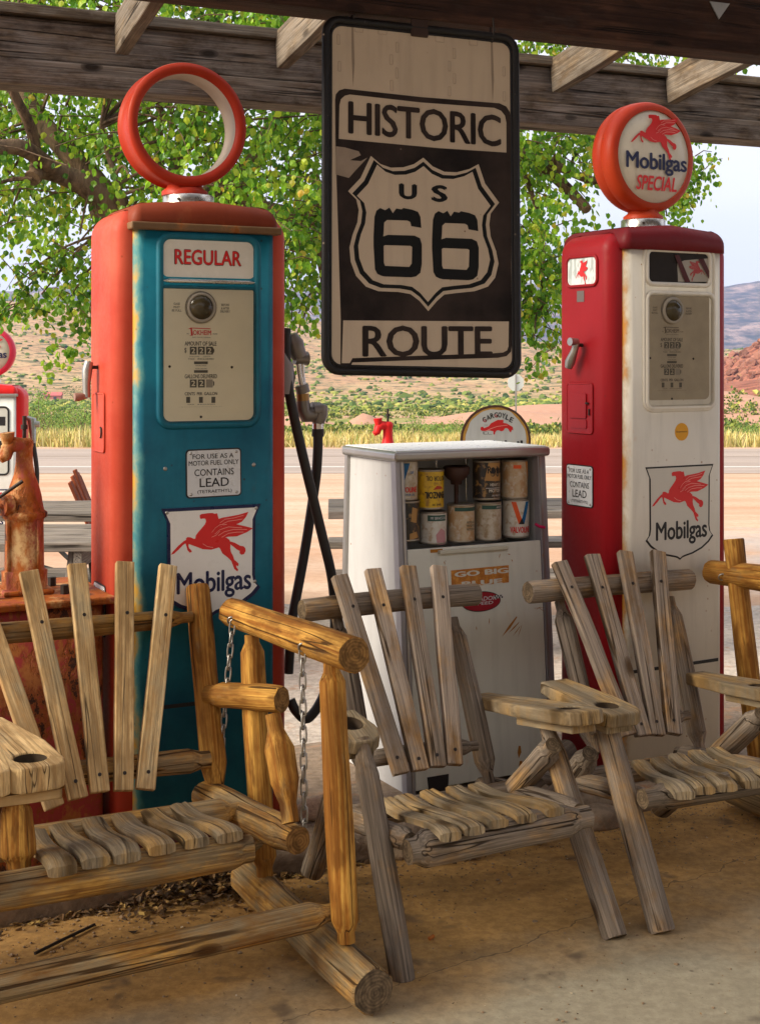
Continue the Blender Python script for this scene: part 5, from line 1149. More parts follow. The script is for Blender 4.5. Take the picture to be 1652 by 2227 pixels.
# ------------------------------------------------------------ swing: hanging seat
sw = thing('hanging_swing', 'honey wood swing seat with fanned back slats hanging on chains', 'swing seat', frame(W3(-.8, .5, .35), None, PSI))
uc = -.80
def mir(p):
    uu = (p-O).dot(r_); return p + r_*(2*(uc-uu))
n, c = back_plane(.72, .40, .27); c2 = c+.050
tops = [(-60,1249),(61,1243),(166,1227),(272,1223),(366,1230)]; bots = [(119,1757),(170,1738),(218,1724),(268,1721),(316,1718)]
for side in (0, 1):
    f = (lambda p: p) if side == 0 else mir
    for (tx, ty), (bx_, by) in zip(tops, bots):
        p0, p1 = f(onp(bx_, by, n, c)), f(onp(tx, ty, n, c))
        board('back_slat', p0, p1, .054, .026, -n, WHB, sw, bev=.004, screws=[(0, .07), (.004, .76)], sm=SCREW)
    log('top_rail', f(onp(-165,1388, n, c2)), f(onp(417,1341, n, c2)), .033, .028, WHG, EG_H, sw, 0, .07)
    log('lower_back_rail', f(onp(60,1698, n, c2-.002)), f(onp(455,1652, n, c2-.002)), .034, .034, WHG, EG_H, sw, 0, .06, .72)
    log('back_post', f(onp(472,1752, n, c2+.03)), f(onp(429,1275, n, c2+.03)), .040, .037, WH, EG_H, sw, .12, 0, .62)
    fr_, rr_ = [(136,1873),(209,1858),(277,1844),(353,1830),(427,1816),(500,1804)], [(73,1807),(130,1793),(200,1781),(263,1771),(328,1761),(390,1749)]
    for a, e in zip(fr_, rr_): seat_slat('seat_slat', f(pz(*a, .425)), f(pz(*e, .395)), .058, .024, WSL, sw, .068)
    log('arm_post', f(pz(632,1790,.40)), f(pz(632,1790,.40)+ (pu(592,1548,-.13)-pu(632,1790,-.13))), .040, .038, WH, EG_H, sw, .11, .09, .55)
    pA = pz(613,1522,.625); log('arm_log', f(onp(452,1511,n,c2+.005)), f(pA), .037, .039, WH, EG_H, sw, .05, 0, .75, 18)
    pF = pz(648,1828,.352); log('side_log', f(pF), f(pF+d_*.55+UP*-.03-r_*.06), .043, .046, WHG, EG_H, sw, .09, 0, .8)
    # chains: alternating links
    def chain(p0, p1):
        b = MB()
        L_ = (p1-p0).length; k = max(3, int(L_/.034)); dv = (p1-p0)/k; dn = dv.normalized()
        e1 = r_ - dn*r_.dot(dn); e1.normalize(); e2 = dn.cross(e1)
        for i in range(k):
            o_ = p0+dv*(i+.5); e = (e1+e2).normalized() if i % 2 == 0 else (e1-e2).normalized()
            h = dv.length*.66; pts = []
            for j in range(12):
                a = 2*pi*j/12; pts.append(o_ + e*(.0085*math.cos(a)) + dn*((h-.0085)*math.copysign(1, math.sin(a))*(1 if abs(math.sin(a)) > .2 else abs(math.sin(a))/.2) + .0085*math.sin(a)))
            b.tube(pts, .0029, STEEL, 6, True)
        b.build('chain', sw, None)
    chain(f(pu(657,1408,-.043)), f(pu(662,1815,-.043))); chain(f(pu(506,1352,-.043)), f(pu(470,1760,-.10)))
p0, p1 = pv(0, 1942, .262), pv(545, 1845, .262)
p0 = mir(p1); log('front_rail', p0, p1, .044, .044, WHG, EG_H, sw, .05, .05, .8, 18)
p1 = W3(-.13, .56, .355); log('rear_rail', mir(p1), p1, .038, .038, WHG, EG_H, sw, .05, .05)
# console with cup holes between the two seats
zc = .625
pf = pz(86, 1665, zc); fu = (pf-O).dot(r_); fv = (pf-O).dot(d_)
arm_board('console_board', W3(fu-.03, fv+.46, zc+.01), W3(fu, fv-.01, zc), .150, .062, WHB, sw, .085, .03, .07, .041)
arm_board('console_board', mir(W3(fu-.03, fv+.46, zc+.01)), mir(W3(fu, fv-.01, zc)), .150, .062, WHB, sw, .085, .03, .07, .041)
board('console_cleat', W3(uc-.13, fv+.06, zc-.077), W3(uc+.125, fv+.06, zc-.077), .10, .026, UP, WHB, sw)
pp = pz(14, 1894, .40); log('console_post', W3(uc+.02, .31, .385), W3(uc+.02, .36, zc-.07), .043, .038, WH, EG_H, sw, .03, .05, .7)

# ------------------------------------------------------------ oil hand pumps
def hand_pump(name, label, p, rz, m, mt, s=1.):
    fr = frame(p, None, rz); t = thing(name, label, 'hand pump', fr); zt = .78
    k_ = .91
    b = MB(); rbox(b, -.21*s, .21*s, -.18*s, .22*s, .0, zt, mt, .05*s, .0); b.build('tank', t, fr)
    b = MB(); b.bx(-.235*s, .235*s, -.205*s, .245*s, zt, zt+.022, m, .006); b.build('tank_lid', t, fr)
    b = MB(); z = zt+.022
    b.bx(-.078, .078, -.078, .078, z, z+0.0164, m, .008); 
    b.lathe([(.068, z+0.0146), (.070, z+0.0683), (.060, z+0.0728), (.058, z+0.2184), (.060, z+0.2275), (.070, z+0.2348), (.070, z+0.2475), (.060, z+0.2548), (.056, z+0.2730), (.052, z+0.3003), (.044, z+0.3322), (.032, z+0.3640), (.026, z+0.4004), (.025, z+0.4459), (.028, z+0.4550), (.027, z+0.4687), (.018, z+0.4778)], 28, m)
    for a in range(4):
        q = a*pi/2+.5; b.tube([(.062*math.cos(q), .062*math.sin(q), z+0.0728), (.062*math.cos(q), .062*math.sin(q), z+0.2275)], .005, m, 6)
    for sx in (-s, s):
        for sy in (-s, s): b.lathe([(.014, z), (.014, z+0.0273), (.007, z+0.0291)], 6, SCREW, M.Translation((sx*.105, sy*.085, 0)), False)
    b.build('pump_barrel', t, fr)
    b = MB(); b.tube([(0, 0, z+0.4550), (-.035, -.01, z+0.4596), (-.055, -.015, z+0.4459), (-.062, -.018, z+0.4186)], [.022, .024, .022, .018], m, 12); b.tube([(-.052, -.014, z+0.4550), (-.056, -.015, z+0.4960)], [.016, .024], m, 12); b.tube([(-.058, -.018, z+0.4277), (-.078, -.02, z+0.4141)], [.018, .013], m, 10); b.build('spout', t, fr)
    b = MB(); b.tube([(.0, 0, z+0.4732), (0, 0, z+0.5460)], .006, SCREW, 8); b.lathe([(.011, z+0.5051), (.011, z+0.5187)], 8, SCREW); b.build('plunger_rod', t, fr); b = MB(); b.tube([(-.05, -.02, z+0.2730), (-.075, -.03, z+0.2730)], [.036, .030], m, 14); b.tube([(-.10, -.04, z+0.2912), (-.02, -.07, z+0.3503)], .0055, SCREW, 8); b.tube([(-.07, -.03, z+0.2730), (-.10, -.035, z+0.2730), (-.105, -.035, z+0.0455)], .011, m, 8)
    b.build('crank_gear', t, fr); return t
def flaking(name, cols, sc_=1.):
    'old paint flaking through several coats down to rust'
    g = G(name); p = g.obj(); n = g.noise(g.map(p, (9, 9, 4.5)), sc_, 6, .68); n2 = g.noise(g.map(p, (16, 16, 9), (5, 2, 1)), sc_, 6, .7); f = g.noise(p, 70, 5, .7)
    c = g.mix(g.ramp(n, [(.50, 0.), (.60, 1.)]), cols[0], cols[1]); c = g.mix(g.ramp(n2, [(.50, 0.), (.58, 1.)]), c, cols[2])
    n3 = g.noise(g.map(p, (13, 13, 8), (1, 7, 3)), sc_, 6, .72); ru = g.mix(f, tuple(x*.5 for x in cols[3]), tuple(min(1, x*1.6) for x in cols[3]))
    c = g.mix(g.ramp(n3, [(.49, 0.), (.55, .95)]), c, ru); c = g.mix(g.ramp(n3, [(.585, 0.), (.605, .95)]), c, cols[4])
    c = g.mix(g.ramp(f, [(.36, .5), (.5, 0.)]), c, cols[3]); g.bump(g.math('SUBTRACT', g.math('MULTIPLY', f, .5), g.ramp(n3, [(.52, 0.), (.56, 1.)])), .6, .004)
    return g.done(c, .68, 0, .3)
RUSTO = flaking('rusty_orange_paint', [(.36, .095, .008), (.58, .38, .17), (.34, .07, .045), (.24, .06, .006), (.03, .013, .008)], .8)
RUSTR = flaking('peeling_red_tank', [(.36, .04, .045), (.40, .055, .05), (.42, .15, .04), (.30, .08, .016), (.03, .014, .009)], .95)
hand_pump('hand_pump', 'rusty orange oil hand pump bolted on a peeling red tank', V((-1.10, 4.27, .075)), PSI, RUSTO, RUSTR)
hand_pump('hand_pump', 'bright red painted oil hand pump beyond the white cabinet', V(((843-CX)/F*7.25, 7.25, -.01)), R(10), BRIGHTRED, BRIGHTRED, .4)

# ------------------------------------------------------------ round enamel kerb sign
gz = 8.7; gc = at(1077, 957, gz); FG = frame(gc, None, R(-2))
t = thing('kerb_sign', 'round rusty white enamel sign with a red gargoyle behind the white cabinet', 'sign', FG)
gq = lambda x, y: fp(FG, *ZG(x, y), 0.)
GR_ = .222
ENA = paint('chipped_enamel', (.56, .56, .54), .18, (.60, .60, .57), .3, (.30, .13, .03)); RUSTB = plain('rust_brown', (.10, .045, .03), .8, 0, .3); RUSTY = plain('rust_yellow', (.50, .26, .05), .8, 0, .35)
b = MB(); b.prism(circ(0, 0, GR_), -.012, .012, RUSTB); pts = [(a*(1+.02*NZ.noise(V((a*20, c*20, 1)))), c*(1+.02*NZ.noise(V((a*20, c*20, 5))))) for a, c in circ(0, 0, GR_*.93, 64)]; b.prism(pts, -.0135, None, RUSTY)
b.prism([(a*(1+.07*NZ.noise(V((a*14, c*14, 3)))), c*(1+.07*NZ.noise(V((a*14, c*14, 7))))) for a, c in circ(0, 0, GR_*.87, 72)], -.0145, None, ENA)
GARG = [(430,1215),(440,1205),(460,1203),(470,1222),(530,1198),(560,1160),(600,1140),(640,1120),(715,1118),(712,1155),(760,1165),(800,1190),(828,1205),(836,1250),(818,1240),(808,1275),(790,1262),(775,1235),(755,1220),(733,1222),(715,1250),(690,1262),(655,1248),(630,1250),(612,1270),(605,1300),(588,1300),(590,1262),(540,1250),(480,1258),(445,1256),(428,1240)]
b.prism([(gq(*p).x, gq(*p).z) for p in GARG], -.0155, None, REDINK)
b.prism([(gq(*p).x, gq(*p).z) for p in [(490,1255),(560,1222),(640,1195),(765,1180),(765,1187),(640,1203),(560,1232),(500,1258)]], -.0162, None, REDLINE)
W_ = 'GARGOYLE'
for i, ch in enumerate(W_):
    a = (i-3.5)/3.5; px = 645+a*168; py = 1055+ (a*a)*62; c_ = gq(px, py); ang = -a*.42
    hw, hh = .0115, .0165
    X = M.Translation((c_.x, -.0158, c_.z)) @ M.Rotation(-ang, 4, 'Y'); text(b, ch, -hw, -hh, hw, hh, 0, INK, .03, X=X); text(b, ch, -hw*.8, -hh*.9, hw*.6, hh*.2, -.0004, REDINK, .0, X=X) if i in (0, 3) else None
for (x0, y0, x1, y1) in ((475,1181,522,1184),(462,1265,472,1298),(470,1296,515,1300),(520,1268,525,1298),(525,1296,572,1300),(480,1262,512,1265)):
    a, c_ = gq(x0, y1), gq(x1, y0); b.prism([(a.x, a.z), (c_.x, a.z), (c_.x, c_.z), (a.x, c_.z)], -.0155, None, INK)
text(b, 'Mobiloil', -.15, -.075, .17, .0, -.0155, INK, .03)
b.build('sign_disc', t, FG)
b = MB(); b.tube([(0, .02, -GR_+.02), (0, .02, -gc.z-.02)], .022, RUSTB, 10); b.lathe([(.20, -gc.z-.03), (.19, -gc.z+.01), (.05, -gc.z+.04), (.03, -gc.z+.06)], 24, RUSTB, M.Translation((0, .02, 0))); b.build('stand', t, FG)

# ------------------------------------------------------------ stop sign seen from behind
p = at(1121, 832, 62); FX = frame(p, None, R(12)); t = thing('stop_sign', 'grey back of an octagonal road sign on a steel post across the road', 'road sign', FX)
b = MB(); b.prism([(.40*math.cos(R(22.5+45*k)), .40*math.sin(R(22.5+45*k))) for k in range(8)], -.004, .004, plain('sign_back_grey', (.62, .66, .64), .4, .1), None); b.build('sign_plate', t, FX)
b = MB(); gzx = terr(p.x, p.y)-.1; b.bx(-.035, .035, -.05, -.006, gzx-p.z, .36, STEEL, .004); b.build('post', t, FX)

# ------------------------------------------------------------ picnic tables and red chairs
def picnic(label, x, y, rz, L_=1.85, z=None):
    fr = frame(V((x, y, z if z is not None else terr(x, y)-.01)), None, rz); t = thing('picnic_table', label, 'picnic table', fr, 'grey picnic tables behind the gas pumps')
    def bd(nm, x0, y0, z0, w): board(nm, fr @ V((-L_/2, y0, z0)), fr @ V((L_/2, y0, z0)), w, .042, UP, WPT, t, nz=.002)
    for k in range(5): bd('top_plank', 0, (k-2)*.146, .735, .14)
    for s_ in (-1, 1):
        for k in range(2): bd('bench_plank', 0, s_*(.62+.146*k), .44, .14)
    for xx in (-L_*.36, L_*.36):
        for s_ in (-1, 1): board('leg', fr @ V((xx, s_*.62, 0)), fr @ V((xx, s_*.20, .71)), .09, .04, fr.to_3x3() @ V((1, 0, 0)), WPT, t)
        board('bench_bearer', fr @ V((xx+.042, -.80, .395)), fr @ V((xx+.042, .80, .395)), .09, .04, fr.to_3x3() @ V((1, 0, 0)), WPT, t); board('top_bearer', fr @ V((xx+.042, -.34, .67)), fr @ V((xx+.042, .34, .67)), .08, .04, fr.to_3x3() @ V((1, 0, 0)), WPT, t)
    return t
picnic('nearest grey picnic table just behind the rusty hand pump', -2.12, 6.75, R(1))
picnic('grey picnic table farther back behind the rusty hand pump and beside a red chair', -2.2, 7.95, R(-1))
picnic('grey picnic table behind the white cabinet', .62, 8.15, R(2))
REDW = wood('red_painted_wood', (.36, .095, .035), (.20, .045, .018), (.25, .08, .045), .3, True, False, .3)
def red_chair(label, x, y, rz):
    fr = frame(V((x, y, terr(x, y)-.01)), None, rz); t = thing('lawn_chair', label, 'chair', fr)
    for k in range(5): board('back_slat', fr @ V(((k-2)*.10, .18, .28)), fr @ V(((k-2)*.115, .42, .92-.03*abs(k-2))), .09, .02, -(fr.to_3x3() @ V((0, 1, 0))), REDW, t)
    for k in range(4): board('seat_slat', fr @ V((-.27, -.24+k*.12, .36-.02*k)), fr @ V((.27, -.24+k*.12, .36-.02*k)), .1, .02, UP, REDW, t)
    for s_ in (-1, 1):
        board('armrest', fr @ V((s_*.30, -.32, .56)), fr @ V((s_*.30, .32, .56)), .11, .02, UP, REDW, t); board('front_leg', fr @ V((s_*.28, -.26, 0)), fr @ V((s_*.28, -.26, .55)), .09, .025, fr.to_3x3() @ V((1, 0, 0)), REDW, t); board('rear_leg', fr @ V((s_*.25, -.26, .34)), fr @ V((s_*.25, .45, 0)), .09, .025, fr.to_3x3() @ V((1, 0, 0)), REDW, t)
red_chair('red wooden lawn chair standing behind the picnic tables near the blue-fronted pump', (300-CX)/F*9.3, 9.3, R(95))

# ------------------------------------------------------------ the big tree
def leaf_mat(name, st, trans=.45):
    g = G(name); ri = g.N('NewGeometry').outputs['Random Per Island']
    c = g.ramp(ri, st); t = g.t; b_ = g.b
    c = g.mixmul(c, g.ramp(g.noise(g.pos(), 2.6, 3, .6), [(.36, .74), (.62, 1.2)]))
    g.done(c, .38, 0, .4)
    tr = t.nodes.new('ShaderNodeBsdfTranslucent'); mx = t.nodes.new('ShaderNodeMixShader'); mx.inputs[0].default_value = trans
    m2 = g.mixmul(c, 1.7); t.links.new(m2, tr.inputs[0])
    t.links.new(b_.outputs[0], mx.inputs[1]); t.links.new(tr.outputs[0], mx.inputs[2]); t.links.new(mx.outputs[0], t.nodes['Material Output'].inputs['Surface']); return g.m
LEAF = leaf_mat('tree_leaf', [(0., (.045, .13, .012)), (.25, (.09, .22, .016)), (.55, (.17, .32, .022)), (.85, (.28, .42, .03)), (.97, (.42, .46, .045)), (1., (.48, .32, .04))])
def add_leaf(b, p, L_, q, k):
    'rounded leaf of eight corners folded along its midrib, hanging tip-down with random turn'
    tip = V((q.gauss(0, .5), q.gauss(0, .5), -1+q.gauss(0, .45))).normalized()
    s = tip.cross(V((q.gauss(0, 1), q.gauss(0, 1), q.gauss(0, .4)))); s.normalize(); n = tip.cross(s); w = L_*.42; f = q.uniform(.05, .22)*L_
    mid = p+tip*(L_*.5)-n*f
    i = len(b.v)
    b.v += [tuple(p), tuple(p+tip*(L_*.22)+s*w*.85), tuple(p+tip*(L_*.52)+s*w), tuple(p+tip*(L_*.80)+s*w*.5), tuple(p+tip*L_-n*f*.5), tuple(p+tip*(L_*.80)-s*w*.5), tuple(p+tip*(L_*.52)-s*w), tuple(p+tip*(L_*.22)-s*w*.85), tuple(mid)]
    b.f += [((i, i+1, i+2, i+8), k, False), ((i+8, i+2, i+3, i+4), k, False), ((i, i+8, i+6, i+7), k, False), ((i+8, i+4, i+5, i+6), k, False)]
def bark_mat():
    g = G('tree_bark'); p = g.pos(); n = g.noise(g.map(p, (14, 14, 5)), 1, 6, .7, .6); n2 = g.noise(p, 3, 3)
    c = g.mix(g.ramp(n, [(.36, 0.), (.62, 1.)]), (.045, .028, .018), (.20, .125, .075)); c = g.mix(g.ramp(n2, [(.45, 0.), (.7, .5)]), c, (.24, .17, .115)); g.bump(n, 1., .03); return g.done(c, .9, 0, .2)
BARK = bark_mat()
q = random.Random(5)
tree = thing('shade_tree', 'big leafy shade tree with thick crooked limbs behind the teal gas pump', 'tree', frame(at(395, 1000, 8.8)*1, None, 0))
ZT1 = lambda x, y: (.4348*x, .4348*y)
tb = MB(); limbs = []
def limb(pts, r0, r1, k=5):
    P = smooth([at(x, y, z) for x, y, z in pts], k); n = len(P)
    P = [p+V(NZ.noise_vector(p*3))*r0*.35 for p in P]
    rad = [(r0+(r1-r0)*i/(n-1))*.66*(1+.16*NZ.noise(P[i]*6)) for i in range(n)]
    tb.tube(P, rad, BARK, 10); limbs.append(P); return P
limb([(420, 1320, 8.8), (400, 1050, 8.8), (350, 760, 8.7), (290, 560, 8.6), (250, 455, 7.35)], .30, .15)
limb([(268, 500, 7.35), (225, 430, 7.25), (160, 385, 7.15), (95, 370, 7.05), (70, 392, 6.95)], .12, .07)
limb([(225, 430, 7.25), (150, 330, 7.35), (100, 270, 7.45), (62, 205, 7.55), (10, 60, 7.75)], .10, .05)
limb([(110, 365, 7.05), (40, 325, 6.85), (-60, 320, 6.65), (-200, 260, 6.45)], .075, .04)
limb([(82, 372, 7.05), (68, 290, 6.95), (35, 215, 6.85), (-5, 120, 6.75)], .055, .03)
limb([(280, 520, 7.35), (255, 400, 7.15), (235, 330, 7.15), (222, 270, 7.05)], .035, .016)
limb([(350, 760, 8.7), (420, 520, 9.), (480, 430, 9.2), (560, 330, 9.3), (640, 180, 9.4), (690, 20, 9.6)], .19, .07)
limb([(345, 420, 8.9), (348, 340, 8.9), (350, 210, 8.9), (356, 90, 8.9)], .05, .03)
limb([(370, 520, 8.9), (382, 355, 8.9), (425, 265, 8.9), (442, 205, 8.8), (470, 60, 8.8)], .075, .04)
limb([(392, 340, 8.9), (440, 305, 8.8), (480, 290, 8.8)], .03, .012)
limb([(480, 430, 9.2), (640, 470, 9.0), (800, 420, 8.8), (980, 350, 8.6), (1130, 352, 8.4), (1210, 388, 8.3), (1278, 452, 8.2)], .12, .045)
limb([(980, 350, 8.6), (1130, 330, 8.3), (1220, 365, 8.2), (1300, 395, 8.2), (1400, 400, 8.3), (1490, 360, 8.4)], .06, .02)
limb([(640, 180, 9.4), (900, 60, 9.6), (1200, 40, 9.8), (1500, 70, 10.), (1700, 60, 10.)], .09, .035)
limb([(690, 20, 9.6), (560, -150, 9.4), (400, -300, 9.2)], .08, .04)
limb([(640, 470, 9.0), (690, 560, 8.6), (700, 640, 8.4)], .03, .01)
limb([(1130, 352, 8.4), (1180, 520, 8.2), (1170, 680, 8.1)], .028, .008)
# crown clumps (centre x, y, depth, radius m, leaves)
clumps = []
def cl(x, y, z, r, n, flat=.8): clumps.append((at(x, y, z), r, n, flat))
for gx in range(-260, 740, 78):
    for gy in range(-330, 640, 78):
        lim = 600 if gx < 230 else 560
        if gy > lim: continue
        for layer in range(2):
            x, y = gx+q.uniform(-40, 40), gy+q.uniform(-40, 40); z = 7.4+layer*1.5+q.uniform(-.5, .6)
            dn = .8 if y > 180 else 1.
            if 60 < x < 215 and 395 < y < 520: dn = .42          # thin places where the sky shows
            if x < 60 and 430 < y < 560: dn = .75
            if q.random() < .25: dn *= .3
            if 215 < x < 620 and y > 420: dn *= .7
            cl(x, y, z, q.uniform(.26, .40), int(150*dn))
for x, y, n in ((30,620,90),(90,640,80),(150,650,120),(175,690,120),(185,735,60),(120,600,110),(20,660,70),(645,560,160),(670,620,150),(650,680,90),(680,500,160),(695,420,160),(690,330,160),(690,250,160),(640,740,30),(700,690,50)): cl(x, y, 7.7+q.uniform(-.3, .3), .22, n)
for x, y, n in ((1150,275,170),(1215,270,160),(1280,275,120),(1200,330,150),(1260,340,120),(1140,400,120),(1300,380,70),(1165,470,190),(1150,540,210),(1195,560,160),(1180,620,230),(1140,640,200),(1150,690,180),(1205,510,80),(1195,690,120),(1160,735,70),(1185,330,150),(1230,310,140),(1130,580,180),(1215,620,90),(1250,420,50),(1320,300,70),(1340,330,60)): cl(x, y, 8.0+q.uniform(-.3, .5), .21, n)
for x, y, n in ((1475,330,40),(1495,360,90),(1500,400,80),(1480,440,70),(1465,455,40),(1510,375,30),(1450,470,25)): cl(x, y, 8.3, .12, n)
for gx in range(700, 1180, 80):
    for gy in range(120, 620, 90): cl(gx+q.uniform(-30, 30), gy+q.uniform(-30, 30), 8.6+q.uniform(-.5, .5), .32, 90)
for gx in range(700, 1800, 62):
    for gy in (-190, -120, -55, 10, 70, 125):
        cl(gx+q.uniform(-30, 30), gy+q.uniform(-25, 25), 9.4+q.uniform(-.7, .7), .34, 130 if gx < 1480 else 80)
lb = MB(); k = lb.mi(LEAF); twig = MB()
allp = [p for P in limbs[1:] for p in P]
for (c, r, n, flat) in clumps:
    # a fan of drooping shoots carries the leaves of each clump
    ns = max(2, n//16); near = min(allp, key=lambda p: (p-c).length_squared)
    if (near-c).length < 1.3 and q.random() < .55: twig.tube(smooth([near, near.lerp(c, .5)+V((0, 0, .06)), c], 3), [.011, .009, .008, .007, .006, .005, .004][:7], BARK, 5)
    for j in range(ns):
        a = q.uniform(0, 2*pi); s0 = c+V((q.gauss(0, .35), q.gauss(0, .35), q.gauss(.1, .35)))*r
        dv = V((math.cos(a), math.sin(a), q.uniform(-1.3, .35))).normalized()*r*q.uniform(.7, 1.35)
        if q.random() < .5: twig.tube([s0, s0+dv*.5+V((0, 0, .02)), s0+dv], [.004, .003, .0018], BARK, 4)
        for i in range(int(n*1.15)//ns):
            t = q.random(); p = s0+dv*t+V((0, 0, -.10*r*t*t))+V((q.gauss(0, 1), q.gauss(0, 1), q.gauss(0, 1)))*.035
            add_leaf(lb, p, q.uniform(.024, .050), q, k)
tb.build('trunk', tree, None); lb.build('crown', tree, None); twig.build('twigs', tree, None)

# ------------------------------------------------------------ bushes, grass, scrub
BUSHL = leaf_mat('bush_leaf', [(0., (.07, .14, .02)), (.4, (.14, .24, .04)), (.8, (.22, .32, .06)), (1., (.30, .34, .08))], .35)
def bush(x, y, w, h, label, n=900, group='green bushes beyond the road', cat='bush', mat=None, trunk=False):
    z0 = terr(x, y)-.05; q2 = random.Random(int(x*10+y)); fr = frame(V((x, y, z0)))
    t = thing('roadside_bush', label, cat, fr, group)
    b = MB(); k = b.mi(mat or BUSHL); st = MB()
    for j in range(max(7, n//60)):
        a = q2.uniform(0, 2*pi); rr = math.sqrt(q2.random()); c = V((math.cos(a)*rr*w*.5, math.sin(a)*rr*w*.4, h*q2.uniform(.25, .95)*(1-.45*rr)))
        st.tube([V((c.x*.15, c.y*.15, 0)), c*.6+V((0, 0, .05)), c], [.03*h/2, .02*h/2, .006], BARK, 5)
        for i in range(60):
            p = c+V((q2.gauss(0, .13)*w*.8, q2.gauss(0, .12)*w*.6, q2.gauss(0, .10)*h)); p.z = max(.02, p.z)
            add_leaf(b, p, q2.uniform(.05, .11)*max(.6, h/2.2), q2, k)
    b.build('crown', t, fr); st.build('stem', t, fr); return t
for px_, Z, w, h, lb_ in ((88, 58, 2.6, 2.4, 'tall light green bush just beside the small white pump'), (118, 55, 2.4, 1.7, 'light green bush second from the small white pump'), (150, 60, 2.6, 1.9, 'light green bush halfway between the small white pump and the teal pump'), (185, 56, 2.6, 1.8, 'light green bush touching the orange side of the teal pump'), (215, 60, 2.6, 1.9, 'light green bush hidden behind the orange side of the teal pump'),
        (905, 62, 2.2, 1.1, 'low green bush beside the red oil hand pump beyond the road'), (940, 60, 2., .9, 'low green bush between the red oil hand pump and the round enamel sign'), (985, 64, 1.8, 1.0, 'low green bush behind the round enamel sign'), (1600, 55, 1.8, 1.0, 'low green bush beyond the road beside the crimson pump'), (1640, 57, 1.6, .8, 'small green bush farthest from the crimson pump across the road')):
    bush((px_-CX)/F*Z, Z, w, h, lb_, 700)
for px_, Z, w, h, lb_ in ((84, 290, 4.5, 3.6, 'round green tree beside the red roofed house'), (165, 292, 6, 4.4, 'dark green tree between the red and teal roofed houses'), (200, 300, 3.2, 5.2, 'narrow dark green tree beyond the teal roofed house')):
    bush((px_-CX)/F*Z, Z, w, h, lb_, 500, 'trees among the far houses', 'tree', leaf_mat('far_tree_leaf', [(0., (.03, .08, .015)), (1., (.08, .17, .03))], .2))
def grass():
    g = G('dry_grass'); ri = g.N('NewGeometry').outputs['Random Per Island']; m = g.done(g.ramp(ri, [(0., (.38, .29, .06)), (.45, (.52, .42, .14)), (.7, (.58, .50, .25)), (.85, (.30, .32, .06)), (1., (.18, .25, .04))]), .7)
    q2 = random.Random(9); vs = []; fs = []
    for i in range(26000):
        y = 40.8+abs(q2.gauss(0, 1))*5.5; x = q2.uniform(-.32, .32)*y*1.15
        d = NZ.noise(V((x*.35, y*.25, 2)));
        if d < -.12 and q2.random() < .88: continue
        h = (.30+.34*d+q2.uniform(-.14, .16)+.25*max(0, NZ.noise(V((x*1.1, y*.6, 7)))))*(1.25 if x < -8 else 1.); z = terr(x, y)-.06; a = q2.uniform(0, pi); w = .018; l = q2.gauss(0, .12); l2 = q2.gauss(0, .1)
        k = len(vs); c, s = math.cos(a)*w, math.sin(a)*w
        vs += [(x-c, y-s, z), (x+c, y+s, z), (x+c*.7+l*.4, y+s*.7+l2*.4, z+h*.6), (x-c*.7+l*.4, y-s*.7+l2*.4, z+h*.6), (x+l, y+l2, z+h)]
        fs += [(k, k+1, k+2, k+3), (k+3, k+2, k+4)]
    b = MB(); b.add(vs, fs, m); b.build('dry_grass', None, None, 'stuff')
grass()
def scrub():
    g = G('desert_scrub'); ri = g.N('NewGeometry').outputs['Random Per Island']; m = g.done(g.ramp(ri, [(0., (.04, .075, .022)), (.4, (.10, .15, .035)), (.75, (.22, .25, .05)), (1., (.36, .33, .09))]), .9, 0, .1)
    q2 = random.Random(21); b = MB(); k = b.mi(m); n = 0
    ico = bmesh.new(); bmesh.ops.create_icosphere(ico, subdivisions=1, radius=1); iv = [v.co.copy() for v in ico.verts]; fi = [[v.index for v in f.verts] for f in ico.faces]; ico.free()
    for i in range(15000):
        y = 66*math.exp(q2.random()*2.45); x = q2.uniform(-.34, .36)*y
        d = NZ.noise(V((x*.03, y*.018, 0)))+.6*NZ.noise(V((x*.11, y*.06, 4)))
        if d < -.05 and q2.random() < .78: continue
        if 45 < x-y*.162 + 45 < 200 and x-y*.162 > 12 and y < 340 and q2.random() < .85: continue
        if 78 < y < 102 and -8 < x < 20: continue
        s = q2.uniform(.16, .5)*(.6+y/380)*(1.5 if q2.random() < .08 else 1.)
        if y < 150:
            if q2.random() < .5: continue
            z0 = terr(x, y); 
            for e in range(26): add_leaf(b, V((x+q2.gauss(0, .5)*s*1.2, y+q2.gauss(0, .45)*s, z0+abs(q2.gauss(.35, .4))*s)), q2.uniform(.2, .5)*s+.05, q2, k)
            continue
        z = terr(x, y); o_ = len(b.v); sx, sy, sz = s*q2.uniform(.7, 1.5), s, s*q2.uniform(.45, .9)
        for v in iv:
            r = 1+q2.uniform(-.5, .45); b.v.append((x+v.x*sx*r, y+v.y*sy*r, z+sz*.35+v.z*sz*r))
        b.f += [(tuple(a+o_ for a in f), k, False) for f in fi]
    b.build('desert_scrub', None, None, 'stuff')
scrub()
